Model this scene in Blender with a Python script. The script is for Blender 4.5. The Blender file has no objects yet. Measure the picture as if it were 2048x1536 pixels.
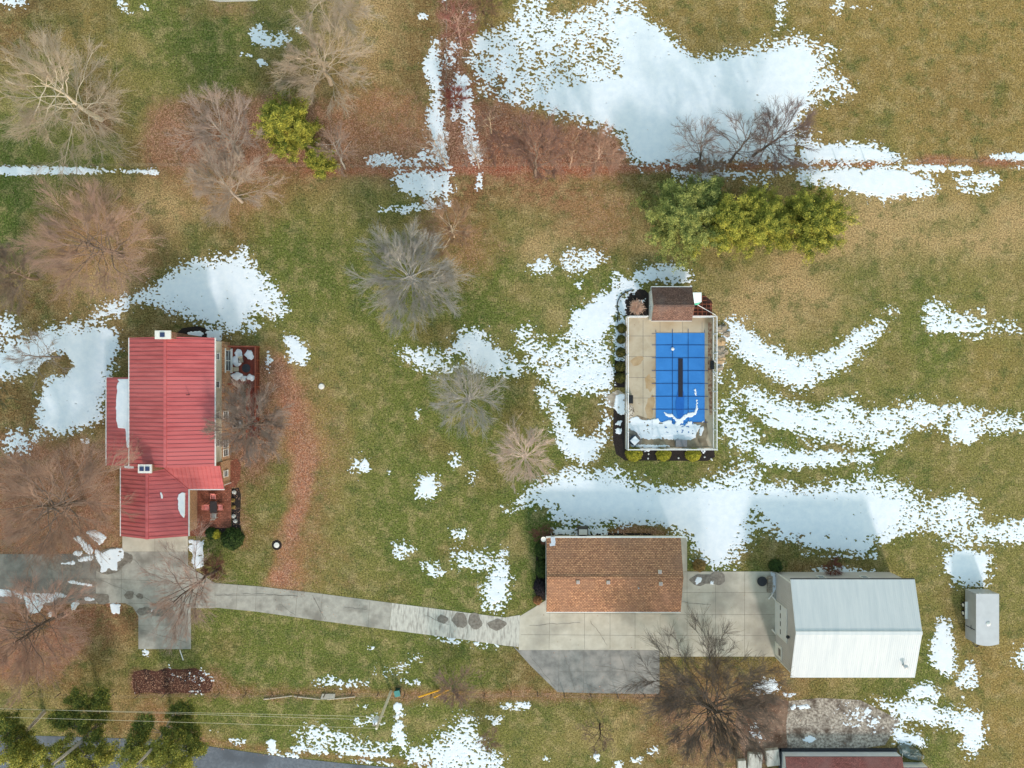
import bpy, math, random
import numpy as np
from mathutils import Vector
random.seed(7); RNG = np.random.default_rng(11)
SC = bpy.context.scene; COL = SC.collection
# ------------------------------------------------------------------ camera, world, sun, exposure
H = 86.0; FPX = 1420.0; S = FPX / H            # flying height in metres, focal length in photo pixels, pixels per metre on the ground
cam = bpy.data.cameras.new('camera'); cam.sensor_width = 36; cam.lens = 36 * FPX / 2048; cam.clip_end = 9000; cam.clip_start = 1
cam_o = bpy.data.objects.new('camera', cam); COL.objects.link(cam_o); cam_o.location = (0, 0, H); SC.camera = cam_o
ELEV = math.radians(28.6); AZ = (0.324, -0.946)
world = bpy.data.worlds.new('World'); SC.world = world; world.use_nodes = True
wn = world.node_tree.nodes; wl = world.node_tree.links
sky = wn.new('ShaderNodeTexSky'); sky.sky_type = 'NISHITA'; sky.sun_disc = False
sky.sun_elevation = ELEV; sky.sun_rotation = math.atan2(AZ[0], AZ[1])
wl.new(sky.outputs[0], wn['Background'].inputs[0]); sky.dust_density = 1.3; sky.air_density = 3.0; sky.ozone_density = 3.0; wn['Background'].inputs[1].default_value = 0.15
sun = bpy.data.lights.new('sun', 'SUN'); sun.energy = 1.5; sun.angle = math.radians(5); sun.color = (1.0, 0.89, 0.85)
sun_o = bpy.data.objects.new('sun', sun); COL.objects.link(sun_o)
sd = Vector((-AZ[0] * math.cos(ELEV), -AZ[1] * math.cos(ELEV), -math.sin(ELEV)))
sun_o.rotation_euler = sd.to_track_quat('-Z', 'Y').to_euler(); sun_o.location = (30, -90, 60)
SC.view_settings.view_transform = 'Standard'; SC.view_settings.look = 'None'
SC.view_settings.exposure = 0.88; SC.view_settings.gamma = 1.0

# ------------------------------------------------------------------ helpers
def P(px, py, h=0.0):
    """photo pixel -> world point at height h"""
    return Vector(((px - 1024) / FPX * (H - h), -(py - 768) / FPX * (H - h), h))
def P2(px, py): return ((px - 1024) / S, -(py - 768) / S)
def C(r, g, b):
    f = lambda v: (v / 255 / 12.92) if v / 255 <= 0.04045 else ((v / 255 + 0.055) / 1.055) ** 2.4
    return (f(r), f(g), f(b))
MATS = {}
def node(nt, t, **kw):
    n = nt.nodes.new(t)
    for k, v in kw.items(): setattr(n, k, v)
    return n
def mat(name, c1, c2=None, scale=4.0, rough=0.8, spec=0.3, bump=0.0, bscale=None, lo=0.35, hi=0.65, metal=0.0, detail=6.0, c3=None, s3=0.5, attr=None, stretch=None):
    if name in MATS: return MATS[name]
    m = bpy.data.materials.new(name); m.use_nodes = True; nt = m.node_tree; b = nt.nodes['Principled BSDF']
    b.inputs['Roughness'].default_value = rough; b.inputs['Specular IOR Level'].default_value = spec; b.inputs['Metallic'].default_value = metal
    L = nt.links.new
    tc = node(nt, 'ShaderNodeTexCoord'); vec = tc.outputs['Object']
    if stretch:
        mp = node(nt, 'ShaderNodeMapping'); mp.inputs['Scale'].default_value = stretch; L(vec, mp.inputs[0]); vec = mp.outputs[0]
    if c2 is None:
        b.inputs['Base Color'].default_value = (*c1, 1)
    else:
        if attr:
            at = node(nt, 'ShaderNodeAttribute', attribute_name=attr); fac = at.outputs['Fac']
            mx = node(nt, 'ShaderNodeMix', data_type='RGBA'); L(fac, mx.inputs[0])
            mx.inputs[6].default_value = (*c1, 1); mx.inputs[7].default_value = (*c2, 1); out = mx.outputs[2]
        else:
            nz = node(nt, 'ShaderNodeTexNoise'); nz.inputs['Scale'].default_value = scale; nz.inputs['Detail'].default_value = detail; nz.inputs['Roughness'].default_value = 0.62
            L(vec, nz.inputs['Vector'])
            mr = node(nt, 'ShaderNodeMapRange'); mr.inputs[1].default_value = lo; mr.inputs[2].default_value = hi; L(nz.outputs[0], mr.inputs[0])
            mx = node(nt, 'ShaderNodeMix', data_type='RGBA'); L(mr.outputs[0], mx.inputs[0])
            mx.inputs[6].default_value = (*c1, 1); mx.inputs[7].default_value = (*c2, 1); out = mx.outputs[2]
        if c3 is not None:
            n3 = node(nt, 'ShaderNodeTexNoise'); n3.inputs['Scale'].default_value = s3; n3.inputs['Detail'].default_value = 5; L(vec, n3.inputs['Vector'])
            r3 = node(nt, 'ShaderNodeMapRange'); r3.inputs[1].default_value = 0.48; r3.inputs[2].default_value = 0.68; L(n3.outputs[0], r3.inputs[0])
            m3 = node(nt, 'ShaderNodeMix', data_type='RGBA'); L(r3.outputs[0], m3.inputs[0]); L(out, m3.inputs[6]); m3.inputs[7].default_value = (*c3, 1); out = m3.outputs[2]
        L(out, b.inputs['Base Color'])
    if bump:
        n2 = node(nt, 'ShaderNodeTexNoise'); n2.inputs['Scale'].default_value = bscale or scale * 3; n2.inputs['Detail'].default_value = 4; L(vec, n2.inputs['Vector'])
        bp = node(nt, 'ShaderNodeBump'); bp.inputs['Strength'].default_value = bump; bp.inputs['Distance'].default_value = 0.05; L(n2.outputs[0], bp.inputs['Height']); L(bp.outputs[0], b.inputs['Normal'])
    MATS[name] = m; return m
def brick_mat(name, c1, c2, mortar, bw, rh, ms, rough=0.9, rot=0.0, c3=None, s3=0.35, plane='XY', bump=0.3):
    if name in MATS: return MATS[name]
    m = bpy.data.materials.new(name); m.use_nodes = True; nt = m.node_tree; b = nt.nodes['Principled BSDF']; L = nt.links.new
    b.inputs['Roughness'].default_value = rough; b.inputs['Specular IOR Level'].default_value = 0.2
    tc = node(nt, 'ShaderNodeTexCoord'); vec = tc.outputs['Object']
    if plane == 'YZ':
        sx = node(nt, 'ShaderNodeSeparateXYZ'); cx = node(nt, 'ShaderNodeCombineXYZ'); L(vec, sx.inputs[0]); L(sx.outputs[1], cx.inputs[0]); L(sx.outputs[2], cx.inputs[1]); vec = cx.outputs[0]
    mp = node(nt, 'ShaderNodeMapping'); mp.inputs['Rotation'].default_value = (0, 0, rot); L(vec, mp.inputs[0])
    bt = node(nt, 'ShaderNodeTexBrick'); L(mp.outputs[0], bt.inputs['Vector'])
    bt.inputs['Color1'].default_value = (*c1, 1); bt.inputs['Color2'].default_value = (*c2, 1); bt.inputs['Mortar'].default_value = (*mortar, 1)
    bt.inputs['Scale'].default_value = 1; bt.inputs['Brick Width'].default_value = bw; bt.inputs['Row Height'].default_value = rh; bt.inputs['Mortar Size'].default_value = ms; bt.inputs['Bias'].default_value = 0
    nz = node(nt, 'ShaderNodeTexNoise'); nz.inputs['Scale'].default_value = 7; nz.inputs['Detail'].default_value = 6; L(tc.outputs['Object'], nz.inputs['Vector'])
    mr = node(nt, 'ShaderNodeMapRange'); mr.inputs[1].default_value = 0.3; mr.inputs[2].default_value = 0.7; mr.inputs[3].default_value = 0.55; mr.inputs[4].default_value = 1.4; L(nz.outputs[0], mr.inputs[0])
    hs = node(nt, 'ShaderNodeVectorMath', operation='SCALE'); L(bt.outputs['Color'], hs.inputs[0]); L(mr.outputs[0], hs.inputs['Scale']); out = hs.outputs[0]
    if c3 is not None:
        n3 = node(nt, 'ShaderNodeTexNoise'); n3.inputs['Scale'].default_value = s3; n3.inputs['Detail'].default_value = 5; L(tc.outputs['Object'], n3.inputs['Vector'])
        r3 = node(nt, 'ShaderNodeMapRange'); r3.inputs[1].default_value = 0.45; r3.inputs[2].default_value = 0.7; r3.inputs[4].default_value = 0.75; L(n3.outputs[0], r3.inputs[0])
        m3 = node(nt, 'ShaderNodeMix', data_type='RGBA'); L(r3.outputs[0], m3.inputs[0]); L(out, m3.inputs[6]); m3.inputs[7].default_value = (*c3, 1); out = m3.outputs[2]
    L(out, b.inputs['Base Color'])
    bp = node(nt, 'ShaderNodeBump'); bp.inputs['Strength'].default_value = bump; bp.inputs['Distance'].default_value = 0.02; L(bt.outputs['Fac'], bp.inputs['Height']); bp.invert = True; L(bp.outputs[0], b.inputs['Normal'])
    MATS[name] = m; return m

ORG = {}
def tag(o, label=None, cat=None, group=None, kind=None):
    if label: o['label'] = label
    if cat: o['category'] = cat
    if group: o['group'] = group
    if kind: o['kind'] = kind
    return o
def empty(name, loc, label=None, cat=None, group=None):
    o = bpy.data.objects.new(name, None); COL.objects.link(o); o.location = loc; o.empty_display_size = 0.5
    ORG[o.name] = Vector(loc); return tag(o, label, cat, group)
def link_mesh(name, me, m, parent=None, loc=None):
    me.materials.append(m); o = bpy.data.objects.new(name, me); COL.objects.link(o)
    if parent is not None:
        o.parent = parent; ORG[o.name] = ORG[parent.name]
    else:
        o.location = loc if loc is not None else (0, 0, 0); ORG[o.name] = Vector(o.location)
    return o
def np_mesh(name, V, F, smooth=False):
    V = np.asarray(V, np.float32); F = np.asarray(F, np.int32); k = F.shape[1]
    me = bpy.data.meshes.new(name); me.vertices.add(len(V)); me.vertices.foreach_set('co', V.ravel())
    me.loops.add(F.size); me.loops.foreach_set('vertex_index', F.ravel())
    me.polygons.add(len(F)); me.polygons.foreach_set('loop_start', np.arange(0, F.size, k, dtype=np.int32)); me.polygons.foreach_set('loop_total', np.full(len(F), k, np.int32))
    if smooth: me.polygons.foreach_set('use_smooth', np.ones(len(F), bool))
    me.update(calc_edges=True); return me
class MB:
    def __init__(s): s.v = []; s.f = []
    def add(s, vs, fs):
        n = len(s.v); s.v += [tuple(v) for v in vs]; s.f += [tuple(i + n for i in f) for f in fs]; return s
    def hexa(s, b, t): return s.add(list(b) + list(t), [(3, 2, 1, 0), (4, 5, 6, 7), (0, 1, 5, 4), (1, 2, 6, 5), (2, 3, 7, 6), (3, 0, 4, 7)])
    def box(s, x0, x1, y0, y1, z0, z1):
        x0, x1 = sorted((x0, x1)); y0, y1 = sorted((y0, y1))
        return s.hexa([(x0, y0, z0), (x1, y0, z0), (x1, y1, z0), (x0, y1, z0)], [(x0, y0, z1), (x1, y0, z1), (x1, y1, z1), (x0, y1, z1)])
    def rbox(s, cx, cy, w, d, z0, z1, a=0.0, taper=1.0):
        ca, sa = math.cos(a), math.sin(a); q = [(-w / 2, -d / 2), (w / 2, -d / 2), (w / 2, d / 2), (-w / 2, d / 2)]
        tr = lambda x, y, z: (cx + x * ca - y * sa, cy + x * sa + y * ca, z)
        return s.hexa([tr(x, y, z0) for x, y in q], [tr(x * taper, y * taper, z1) for x, y in q])
    def prism(s, poly, z0, z1):
        n = len(poly); a = sum(poly[i][0] * poly[(i + 1) % n][1] - poly[(i + 1) % n][0] * poly[i][1] for i in range(n))
        if a < 0: poly = poly[::-1]
        return s.add([(x, y, z0) for x, y in poly] + [(x, y, z1) for x, y in poly],
                     [tuple(range(n))[::-1], tuple(range(n, 2 * n))] + [(i, (i + 1) % n, n + (i + 1) % n, n + i) for i in range(n)])
    def tube(s, pts, r, n=8, r1=None):
        pts = [Vector(p) for p in pts]; m = len(pts); rings = []
        for i, p in enumerate(pts):
            d = (pts[min(i + 1, m - 1)] - pts[max(i - 1, 0)]).normalized()
            u = d.cross(Vector((0, 0, 1)) if abs(d.z) < 0.9 else Vector((1, 0, 0))).normalized(); w = d.cross(u)
            rr = r if r1 is None else r + (r1 - r) * i / (m - 1)
            rings.append([p + (u * math.cos(2 * math.pi * k / n) + w * math.sin(2 * math.pi * k / n)) * rr for k in range(n)])
        vs = [v for rg in rings for v in rg]; fs = []
        for i in range(m - 1):
            for k in range(n): fs.append((i * n + k, i * n + (k + 1) % n, (i + 1) * n + (k + 1) % n, (i + 1) * n + k))
        fs += [tuple(range(n)), tuple(range((m - 1) * n, m * n))[::-1]]
        return s.add(vs, fs)
    def lathe(s, cx, cy, prof, n=16, sx=1, sy=1):
        vs = [(cx + r * sx * math.cos(2 * math.pi * k / n), cy + r * sy * math.sin(2 * math.pi * k / n), z) for r, z in prof for k in range(n)]; fs = []
        for i in range(len(prof) - 1):
            for k in range(n): fs.append((i * n + k, i * n + (k + 1) % n, (i + 1) * n + (k + 1) % n, (i + 1) * n + k))
        fs += [tuple(range(n))[::-1], tuple(range((len(prof) - 1) * n, len(prof) * n))]
        return s.add(vs, fs)
    def quadslab(s, a, b, c, d, t):
        """roof plane a-b (eave), c-d (ridge), thickness t straight down"""
        top = [Vector(p) for p in (a, b, c, d)]; bot = [p - Vector((0, 0, t)) for p in top]
        nrm = (top[1] - top[0]).cross(top[2] - top[0])
        if nrm.z < 0: top.reverse(); bot.reverse()
        return s.hexa(bot, top)
    def ribs(s, a, b, c, d, n, w, hh, z=0.0, clip=None):
        """raised seams from the eave a-b up to the ridge d-c"""
        a, b, c, d = map(Vector, (a, b, c, d)); e = (b - a).normalized(); up = Vector((0, 0, 1))
        for i in range(n):
            t = (i + 0.5) / n; p = a.lerp(b, t); q = d.lerp(c, t)
            if clip: q = clip(p, q)
            if q is None: continue
            o = e * (w / 2); lo = up * (-0.02); hi = up * hh
            s.hexa([p - o + lo, p + o + lo, q + o + lo, q - o + lo], [p - o + hi, p + o + hi, q + o + hi, q - o + hi])
        return s
    def build(s, name, m, parent=None, loc=None, smooth=False, bevel=0):
        o0 = ORG[parent.name] if parent is not None else Vector(loc if loc is not None else (0, 0, 0))
        me = bpy.data.meshes.new(name); me.from_pydata([(x - o0.x, y - o0.y, z - o0.z) for x, y, z in s.v], [], s.f); me.update()
        if smooth: me.polygons.foreach_set('use_smooth', [True] * len(me.polygons))
        o = link_mesh(name, me, m, parent, None if parent is not None else o0)
        if bevel:
            bv = o.modifiers.new('bevel', 'BEVEL'); bv.width = bevel; bv.segments = 2; bv.limit_method = 'ANGLE'
        return o
def copy_tree(o, parent=None):
    c = o.copy(); COL.objects.link(c)
    if parent is not None: c.parent = parent
    for ch in list(o.children): copy_tree(ch, c)
    return c
# ---- numpy raster helpers in photo pixel space
def blur(a, sg):
    if sg <= 0: return a
    r = max(1, int(3 * sg)); k = np.exp(-0.5 * (np.arange(-r, r + 1) / sg) ** 2); k /= k.sum()
    for ax in (0, 1):
        pad = [(0, 0), (0, 0)]; pad[ax] = (r, r); ap = np.pad(a, pad, mode='edge'); out = np.zeros_like(a); n = a.shape[ax]
        for i, w in enumerate(k): out += w * (ap[i:i + n] if ax == 0 else ap[:, i:i + n])
        a = out
    return a
def noise2(shape, sg, seed):
    n = blur(np.random.default_rng(seed).standard_normal(shape), sg); return (n - n.mean()) / n.std()
def raster(poly, X, Y):
    """X (nx), Y (ny) rectilinear pixel coords -> bool mask (ny, nx)"""
    M = np.zeros((len(Y), len(X)), bool); poly = np.asarray(poly, float)
    i0, i1 = np.searchsorted(X, [poly[:, 0].min(), poly[:, 0].max()]); j0, j1 = np.searchsorted(Y, [poly[:, 1].min(), poly[:, 1].max()])
    if i1 <= i0 or j1 <= j0: return M
    x = X[None, i0:i1]; y = Y[j0:j1, None]; m = np.zeros((j1 - j0, i1 - i0), bool)
    for a in range(len(poly)):
        xa, ya = poly[a]; xb, yb = poly[(a + 1) % len(poly)]
        if ya == yb: continue
        m ^= ((ya > y) != (yb > y)) & (x < (xb - xa) * (y - ya) / (yb - ya) + xa)
    M[j0:j1, i0:i1] = m; return M

def blob(cx, cy, rx, ry, seed=0, n=22, wob=0.18):
    r = random.Random(seed); ph = [r.uniform(0, 6.28) for _ in range(4)]
    return [(cx + rx * math.cos(a) * (1 + wob * (math.sin(2 * a + ph[0]) + .7 * math.sin(3 * a + ph[1]) + .5 * math.sin(5 * a + ph[2])) / 1.5),
             cy + ry * math.sin(a) * (1 + wob * (math.sin(2 * a + ph[1]) + .7 * math.sin(4 * a + ph[2]) + .5 * math.sin(6 * a + ph[3])) / 1.5)) for a in [2 * math.pi * i / n for i in range(n)]]
def soft(poly, X, Y, sg):
    """blurred polygon mask worked out in its own bounding box; returns mask, row slice, column slice"""
    p = np.asarray(poly, float); m = 3 * sg * (X[1] - X[0]) + 6
    i0, i1 = np.searchsorted(X, [p[:, 0].min() - m, p[:, 0].max() + m]); j0, j1 = np.searchsorted(Y, [p[:, 1].min() - m, p[:, 1].max() + m])
    return blur(raster(poly, X[i0:i1], Y[j0:j1]).astype(float), sg), slice(j0, j1), slice(i0, i1)
# ------------------------------------------------------------------ ground
LET = {'G': (94, 104, 54), 'D': (72, 90, 44), 'O': (132, 116, 74), 'T': (158, 138, 104), 'Y': (114, 112, 68), 'B': (112, 93, 64), 'R': (122, 88, 70), 'P': (168, 106, 86)}
ROWS = ['BOGGYTBOOOOOOOOO', 'YBYGBBBROOOOOOOO', 'GGBRRTRRRBBOOYOO', 'DBTBGYGBTBYYTTTT', 'BTBGGGGGGGYTTYYY', 'BBBBYYGGGGGYYYGY',
        'BBBBBYGGGBGGGYYY', 'RRBBBYGGGGGGGGYY', 'RRBGBYGGDGGGBGYY', 'BRBGGYGGGGGGBBYY', 'RBGGGGGGBGBBBGGO', 'YBBGGGGGYYBBBBGO']
gx = np.arange(-320, 2370, 5.0); gy = np.arange(-270, 1810, 5.0)
grid = np.array([[C(*LET[c]) for c in r] for r in ROWS])            # 12 x 16 x 3
wx = noise2((len(gy), len(gx)), 14, 1) * 22 + noise2((len(gy), len(gx)), 5, 2) * 10; wy = noise2((len(gy), len(gx)), 14, 3) * 22 + noise2((len(gy), len(gx)), 5, 4) * 10
fx = np.clip((gx[None, :] + wx - 64) / 128, 0, 14.999); fy = np.clip((gy[:, None] + wy - 64) / 128, 0, 10.999)
ix = fx.astype(int); iy = fy.astype(int); tx = fx - ix; ty = fy - iy
tx = (tx * tx * (3 - 2 * tx))[..., None]; ty = (ty * ty * (3 - 2 * ty))[..., None]
TINT = (grid[iy, ix] * (1 - tx) + grid[iy, ix + 1] * tx) * (1 - ty) + (grid[iy + 1, ix] * (1 - tx) + grid[iy + 1, ix + 1] * tx) * ty
LEAF = np.zeros((len(gy), len(gx)))
def paint(poly, col, a=0.8, sg=2.0, leaf=0.0):
    m, sj, si = soft(poly, gx, gy, sg)
    if m.size < 9: return
    rg = noise2(m.shape, 1.5, len(poly) * 7 + abs(int(poly[0][0]))) * 0.13; m = np.clip((m + rg * (m > 0.02) * (m < 0.98)), 0, 1) * a
    TINT[sj, si] = TINT[sj, si] * (1 - m[..., None]) + np.array(C(*col)) * m[..., None]
    if leaf: LEAF[sj, si] = np.maximum(LEAF[sj, si], m / a * leaf)
def ell(cx, cy, rx, ry=None, n=20): return [(cx + rx * math.cos(2 * math.pi * i / n), cy + (ry or rx) * math.sin(2 * math.pi * i / n)) for i in range(n)]
RL = (130, 92, 74); RD = (108, 72, 60)
# dry / lush patches, plus the roadside pines' shade painted in deep green
for (x, y, rx, ry, c, a) in [(10, 290, 60, 60, 'D', .7), (20, 400, 70, 50, 'D', .8), (400, 60, 80, 60, 'D', .45), (640, 240, 60, 30, 'T', .5), (740, 120, 70, 80, 'T', .5), (270, 160, 60, 90, 'Y', .6),
                             (400, 470, 60, 30, 'D', .6), (1560, 600, 80, 60, 'T', .8), (1650, 575, 22, 20, 'T', .9), (1656, 608, 13, 14, 'T', 1), (1705, 600, 24, 26, 'T', .7), (1730, 550, 40, 60, 'D', .7), (1830, 560, 35, 60, 'D', .7),
                             (1790, 560, 28, 22, 'T', .7), (1290, 470, 30, 50, 'T', .8), (1255, 440, 35, 45, 'D', .45), (1720, 470, 70, 50, 'T', .8), (1850, 450, 100, 50, 'T', .7), (1600, 395, 60, 20, 'R', .4), (1440, 370, 60, 20, 'R', .6), (1250, 375, 50, 25, 'D', .55), (1325, 380, 30, 35, 'D', .8),
                             (720, 330, 30, 20, 'D', .6), (745, 385, 40, 20, 'D', .5), (640, 520, 60, 50, 'D', .5), (740, 620, 30, 40, 'D', .5), (960, 620, 50, 60, 'D', .6), (990, 500, 50, 70, 'G', .6), (1200, 460, 60, 40, 'B', .5), (1130, 410, 80, 40, 'R', .3),
                             (1075, 1040, 40, 50, 'D', .6), (960, 1020, 40, 40, 'D', .3), (770, 1060, 20, 20, 'D', .6), (560, 960, 30, 60, 'G', .9), (540, 1010, 50, 40, 'G', .6), (470, 1260, 60, 50, 'G', .6), (470, 1350, 40, 30, 'D', .7), (700, 1330, 100, 40, 'D', .35), (1000, 1330, 60, 40, 'D', .5),
                             (210, 1380, 40, 60, 'D', .7), (190, 1300, 30, 60, 'D', .6), (60, 1400, 60, 40, 'Y', .6), (245, 1340, 14, 90, 'T', .7), (1090, 1420, 60, 25, 'D', .7), (1210, 1460, 80, 30, 'T', .5), (1640, 1380, 80, 20, 'G', .5), (1740, 1000, 1, 1, 'G', .1),
                             (1800, 985, 30, 30, 'D', .6), (1880, 990, 20, 20, 'D', .6), (1500, 1110, 60, 25, 'B', .8), (1560, 870, 60, 15, 'D', .5), (1640, 950, 100, 12, 'D', .4), (1200, 820, 30, 30, 'D', .4), (1570, 1440, 30, 40, 'R', .8), (1430, 1340, 70, 30, 'R', .5), (1850, 1180, 14, 60, 'Y', .8),
                             (1905, 1220, 14, 50, 'B', .9), (1980, 740, 60, 60, 'O', .6), (1500, 20, 80, 40, 'O', .6), (1930, 200, 110, 80, 'B', .35), (1700, 200, 40, 60, 'B', .4), (1790, 60, 120, 40, 'O', .7), (1130, 920, 20, 10, 'B', .5), (1040, 830, 40, 40, 'B', .7), (440, 960, 1, 1, 'G', .1),
                             (60, 840, 60, 50, 'B', .8), (300, 630, 60, 20, 'D', .5), (215, 780, 30, 40, 'D', .5), (230, 640, 30, 15, 'O', .5), (1895, 1460, 1, 1, 'D', .1), (1990, 1450, 60, 60, 'O', .7), (1890, 1450, 30, 25, 'G', .8)]:
    paint(ell(x, y, rx, ry), LET[c], a, 4)
_r = random.Random(5)
for k in range(520):
    paint(blob(_r.uniform(-100, 2148), _r.uniform(-60, 1590), _r.uniform(12, 60), _r.uniform(8, 34), k, 16, .3), LET[_r.choice('GDTYBGDB')], _r.uniform(.12, .45), 1.4)
# fallen-leaf areas
LEAFP = [([(285, 270), (300, 220), (350, 195), (430, 190), (520, 190), (640, 200), (720, 240), (830, 260), (890, 300), (890, 340), (600, 345), (440, 342), (330, 340), (290, 310)], RL, .8, 2.5, .8),
         ([(640, 200), (760, 170), (850, 200), (880, 280), (830, 330), (700, 300)], (146, 106, 76), .6, 4, .55),
         ([(875, 0), (950, 0), (950, 60), (925, 130), (930, 250), (950, 330), (895, 335), (880, 200), (880, 80)], RD, .9, 1.5, .9),
         ([(940, 200), (1020, 210), (1120, 245), (1245, 280), (1250, 330), (1240, 345), (900, 348), (930, 320)], (140, 90, 72), .85, 2.5, .85),
         ([(600, 333), (900, 330), (1250, 328), (1420, 328), (1640, 322), (2048, 318), (2048, 326), (1640, 332), (1420, 340), (1250, 345), (900, 350), (600, 345)], (150, 84, 66), .85, 1.2, .9),
         ([(60, 460), (130, 395), (240, 400), (300, 440), (320, 500), (240, 560), (120, 560)], (150, 116, 84), .5, 5, .4),
         ([(330, 345), (540, 350), (560, 420), (460, 440), (380, 400)], (150, 120, 88), .6, 4, .4),
         ([(535, 690), (570, 720), (600, 770), (625, 850), (640, 920), (620, 980), (600, 1050), (590, 1110), (585, 1160), (640, 1185), (530, 1170), (565, 1110), (570, 1040), (590, 970), (580, 900), (570, 820), (545, 760)], (180, 118, 98), .9, 2, 1),
         ([(545, 690), (640, 780), (690, 860), (660, 960), (620, 1010), (650, 1160), (700, 1190), (560, 1170), (600, 1000), (580, 800)], (146, 112, 78), .5, 6, .35),
         ([(0, 890), (120, 880), (235, 890), (240, 1070), (180, 1105), (0, 1105)], (142, 100, 80), .75, 4, .7),
         ([(0, 1205), (150, 1200), (190, 1215), (180, 1280), (130, 1330), (80, 1345), (0, 1350)], (150, 100, 82), .75, 4, .7),
         ([(440, 770), (555, 700), (570, 900), (520, 960), (450, 950)], (110, 76, 62), .8, 3, .8),
         ([(262, 1345), (410, 1340), (428, 1365), (420, 1388), (265, 1388)], (88, 52, 42), 1, 1, .9),
         ([(380, 1340), (440, 1345), (470, 1375), (1040, 1385), (1345, 1385), (1345, 1396), (1000, 1396), (500, 1394), (420, 1392)], (132, 86, 62), .7, 1.5, .7),
         ([(250, 1395), (360, 1395), (350, 1440), (300, 1440)], (150, 108, 76), .6, 4, .5),
         ([(450, 970), (480, 960), (500, 1040), (490, 1100), (470, 1085)], (130, 90, 66), .6, 2, .5),
         ([(1215, 1060), (1270, 1048), (1310, 1050), (1350, 1075), (1215, 1075)], (118, 78, 50), 1, 1.5, .9),
         ([(1150, 380), (1250, 380), (1270, 470), (1200, 480), (1130, 440)], (156, 124, 88), .5, 5, .4),
         ([(1300, 1390), (1560, 1390), (1570, 1500), (1500, 1536), (1340, 1500)], (124, 94, 76), .7, 5, .5),
         ([(840, 430), (960, 420), (990, 520), (930, 560), (900, 500)], (150, 112, 76), .5, 4, .5),
         ([(380, 1470), (560, 1500), (900, 1528), (900, 1536), (560, 1508), (380, 1484)], (142, 100, 70), .7, 1, .5),
         ([(390, 8), (520, 4), (520, 22), (380, 30)], (170, 132, 100), .7, 3, .4),
         ([(185, 195), (225, 215), (235, 250), (200, 270), (175, 235)], (126, 86, 68), .8, 3, .6)]
for p, c, a, sg, lf in LEAFP: paint(p, c, a, sg, lf)
far = np.array([250., 500., 1200., 4000.])
vx = np.concatenate([-(far[::-1]), (gx - 1024) / S, far]); vy = np.concatenate([far[::-1], -(gy - 768) / S, -far])
ii = np.clip(np.arange(len(vx)) - 4, 0, len(gx) - 1); jj = np.clip(np.arange(len(vy)) - 4, 0, len(gy) - 1)
VX, VY = np.meshgrid(vx, vy); V = np.stack([VX.ravel(), VY.ravel(), np.zeros(VX.size)], 1)
idx = np.arange(VX.size).reshape(VX.shape); F = np.stack([idx[1:, :-1], idx[1:, 1:], idx[:-1, 1:], idx[:-1, :-1]], -1).reshape(-1, 4)
gme = np_mesh('ground', V, F)
at = gme.attributes.new('tint', 'FLOAT_COLOR', 'POINT'); tc4 = np.concatenate([np.clip(TINT[jj][:, ii] * np.array([1.09, .985, .86]), 0, 1), LEAF[jj][:, ii][..., None]], -1).reshape(-1, 4)
at.data.foreach_set('color', tc4.astype(np.float32).ravel())
gm = bpy.data.materials.new('lawn'); gm.use_nodes = True; nt = gm.node_tree; L = nt.links.new; bs = nt.nodes['Principled BSDF']
bs.inputs['Roughness'].default_value = 0.95; bs.inputs['Specular IOR Level'].default_value = 0.1
a1 = node(nt, 'ShaderNodeAttribute', attribute_name='tint'); tco = node(nt, 'ShaderNodeTexCoord')
def nz(scale, det=5.0, ro=0.6):
    n = node(nt, 'ShaderNodeTexNoise'); n.inputs['Scale'].default_value = scale; n.inputs['Detail'].default_value = det; n.inputs['Roughness'].default_value = ro; L(tco.outputs['Object'], n.inputs['Vector']); return n.outputs[0]
def mrange(v, a, b, c, d):
    n = node(nt, 'ShaderNodeMapRange'); L(v, n.inputs[0])
    for i, q in enumerate((a, b, c, d)): n.inputs[i + 1].default_value = q
    return n.outputs[0]
def mixc(f, a, b, mode='MIX'):
    n = node(nt, 'ShaderNodeMix', data_type='RGBA', blend_type=mode)
    if isinstance(f, float): n.inputs[0].default_value = f
    else: L(f, n.inputs[0])
    for k, q in ((6, a), (7, b)):
        if isinstance(q, tuple): n.inputs[k].default_value = (*q, 1)
        else: L(q, n.inputs[k])
    return n.outputs[2]
base = a1.outputs['Color']
n_mid = nz(0.55, 6, 0.7); n_fine = nz(4.5, 4, 0.7); n_grain = nz(13, 3, 0.7)
dry = mixc(mrange(n_mid, 0.49, 0.62, 0.0, 0.5), base, C(164, 143, 104))
grn = mixc(mrange(nz(0.45, 8, 0.75), 0.5, 0.62, 0.0, 0.65), dry, C(70, 84, 42))
tuft = mixc(mrange(nz(2.6, 5, 0.75), 0.5, 0.68, 0.0, 0.42), grn, C(166, 150, 106))
tuft = mixc(mrange(nz(3.1, 5, 0.75), 0.52, 0.7, 0.0, 0.55), tuft, C(60, 66, 36))
sc0 = node(nt, 'ShaderNodeVectorMath', operation='SCALE'); L(tuft, sc0.inputs[0]); L(mrange(nz(5.5, 3, 0.75), 0.36, 0.64, 0.4, 1.6), sc0.inputs['Scale'])
sc1 = node(nt, 'ShaderNodeVectorMath', operation='SCALE'); L(sc0.outputs[0], sc1.inputs[0]); L(mrange(n_grain, 0.34, 0.66, 0.5, 1.5), sc1.inputs['Scale'])
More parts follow.
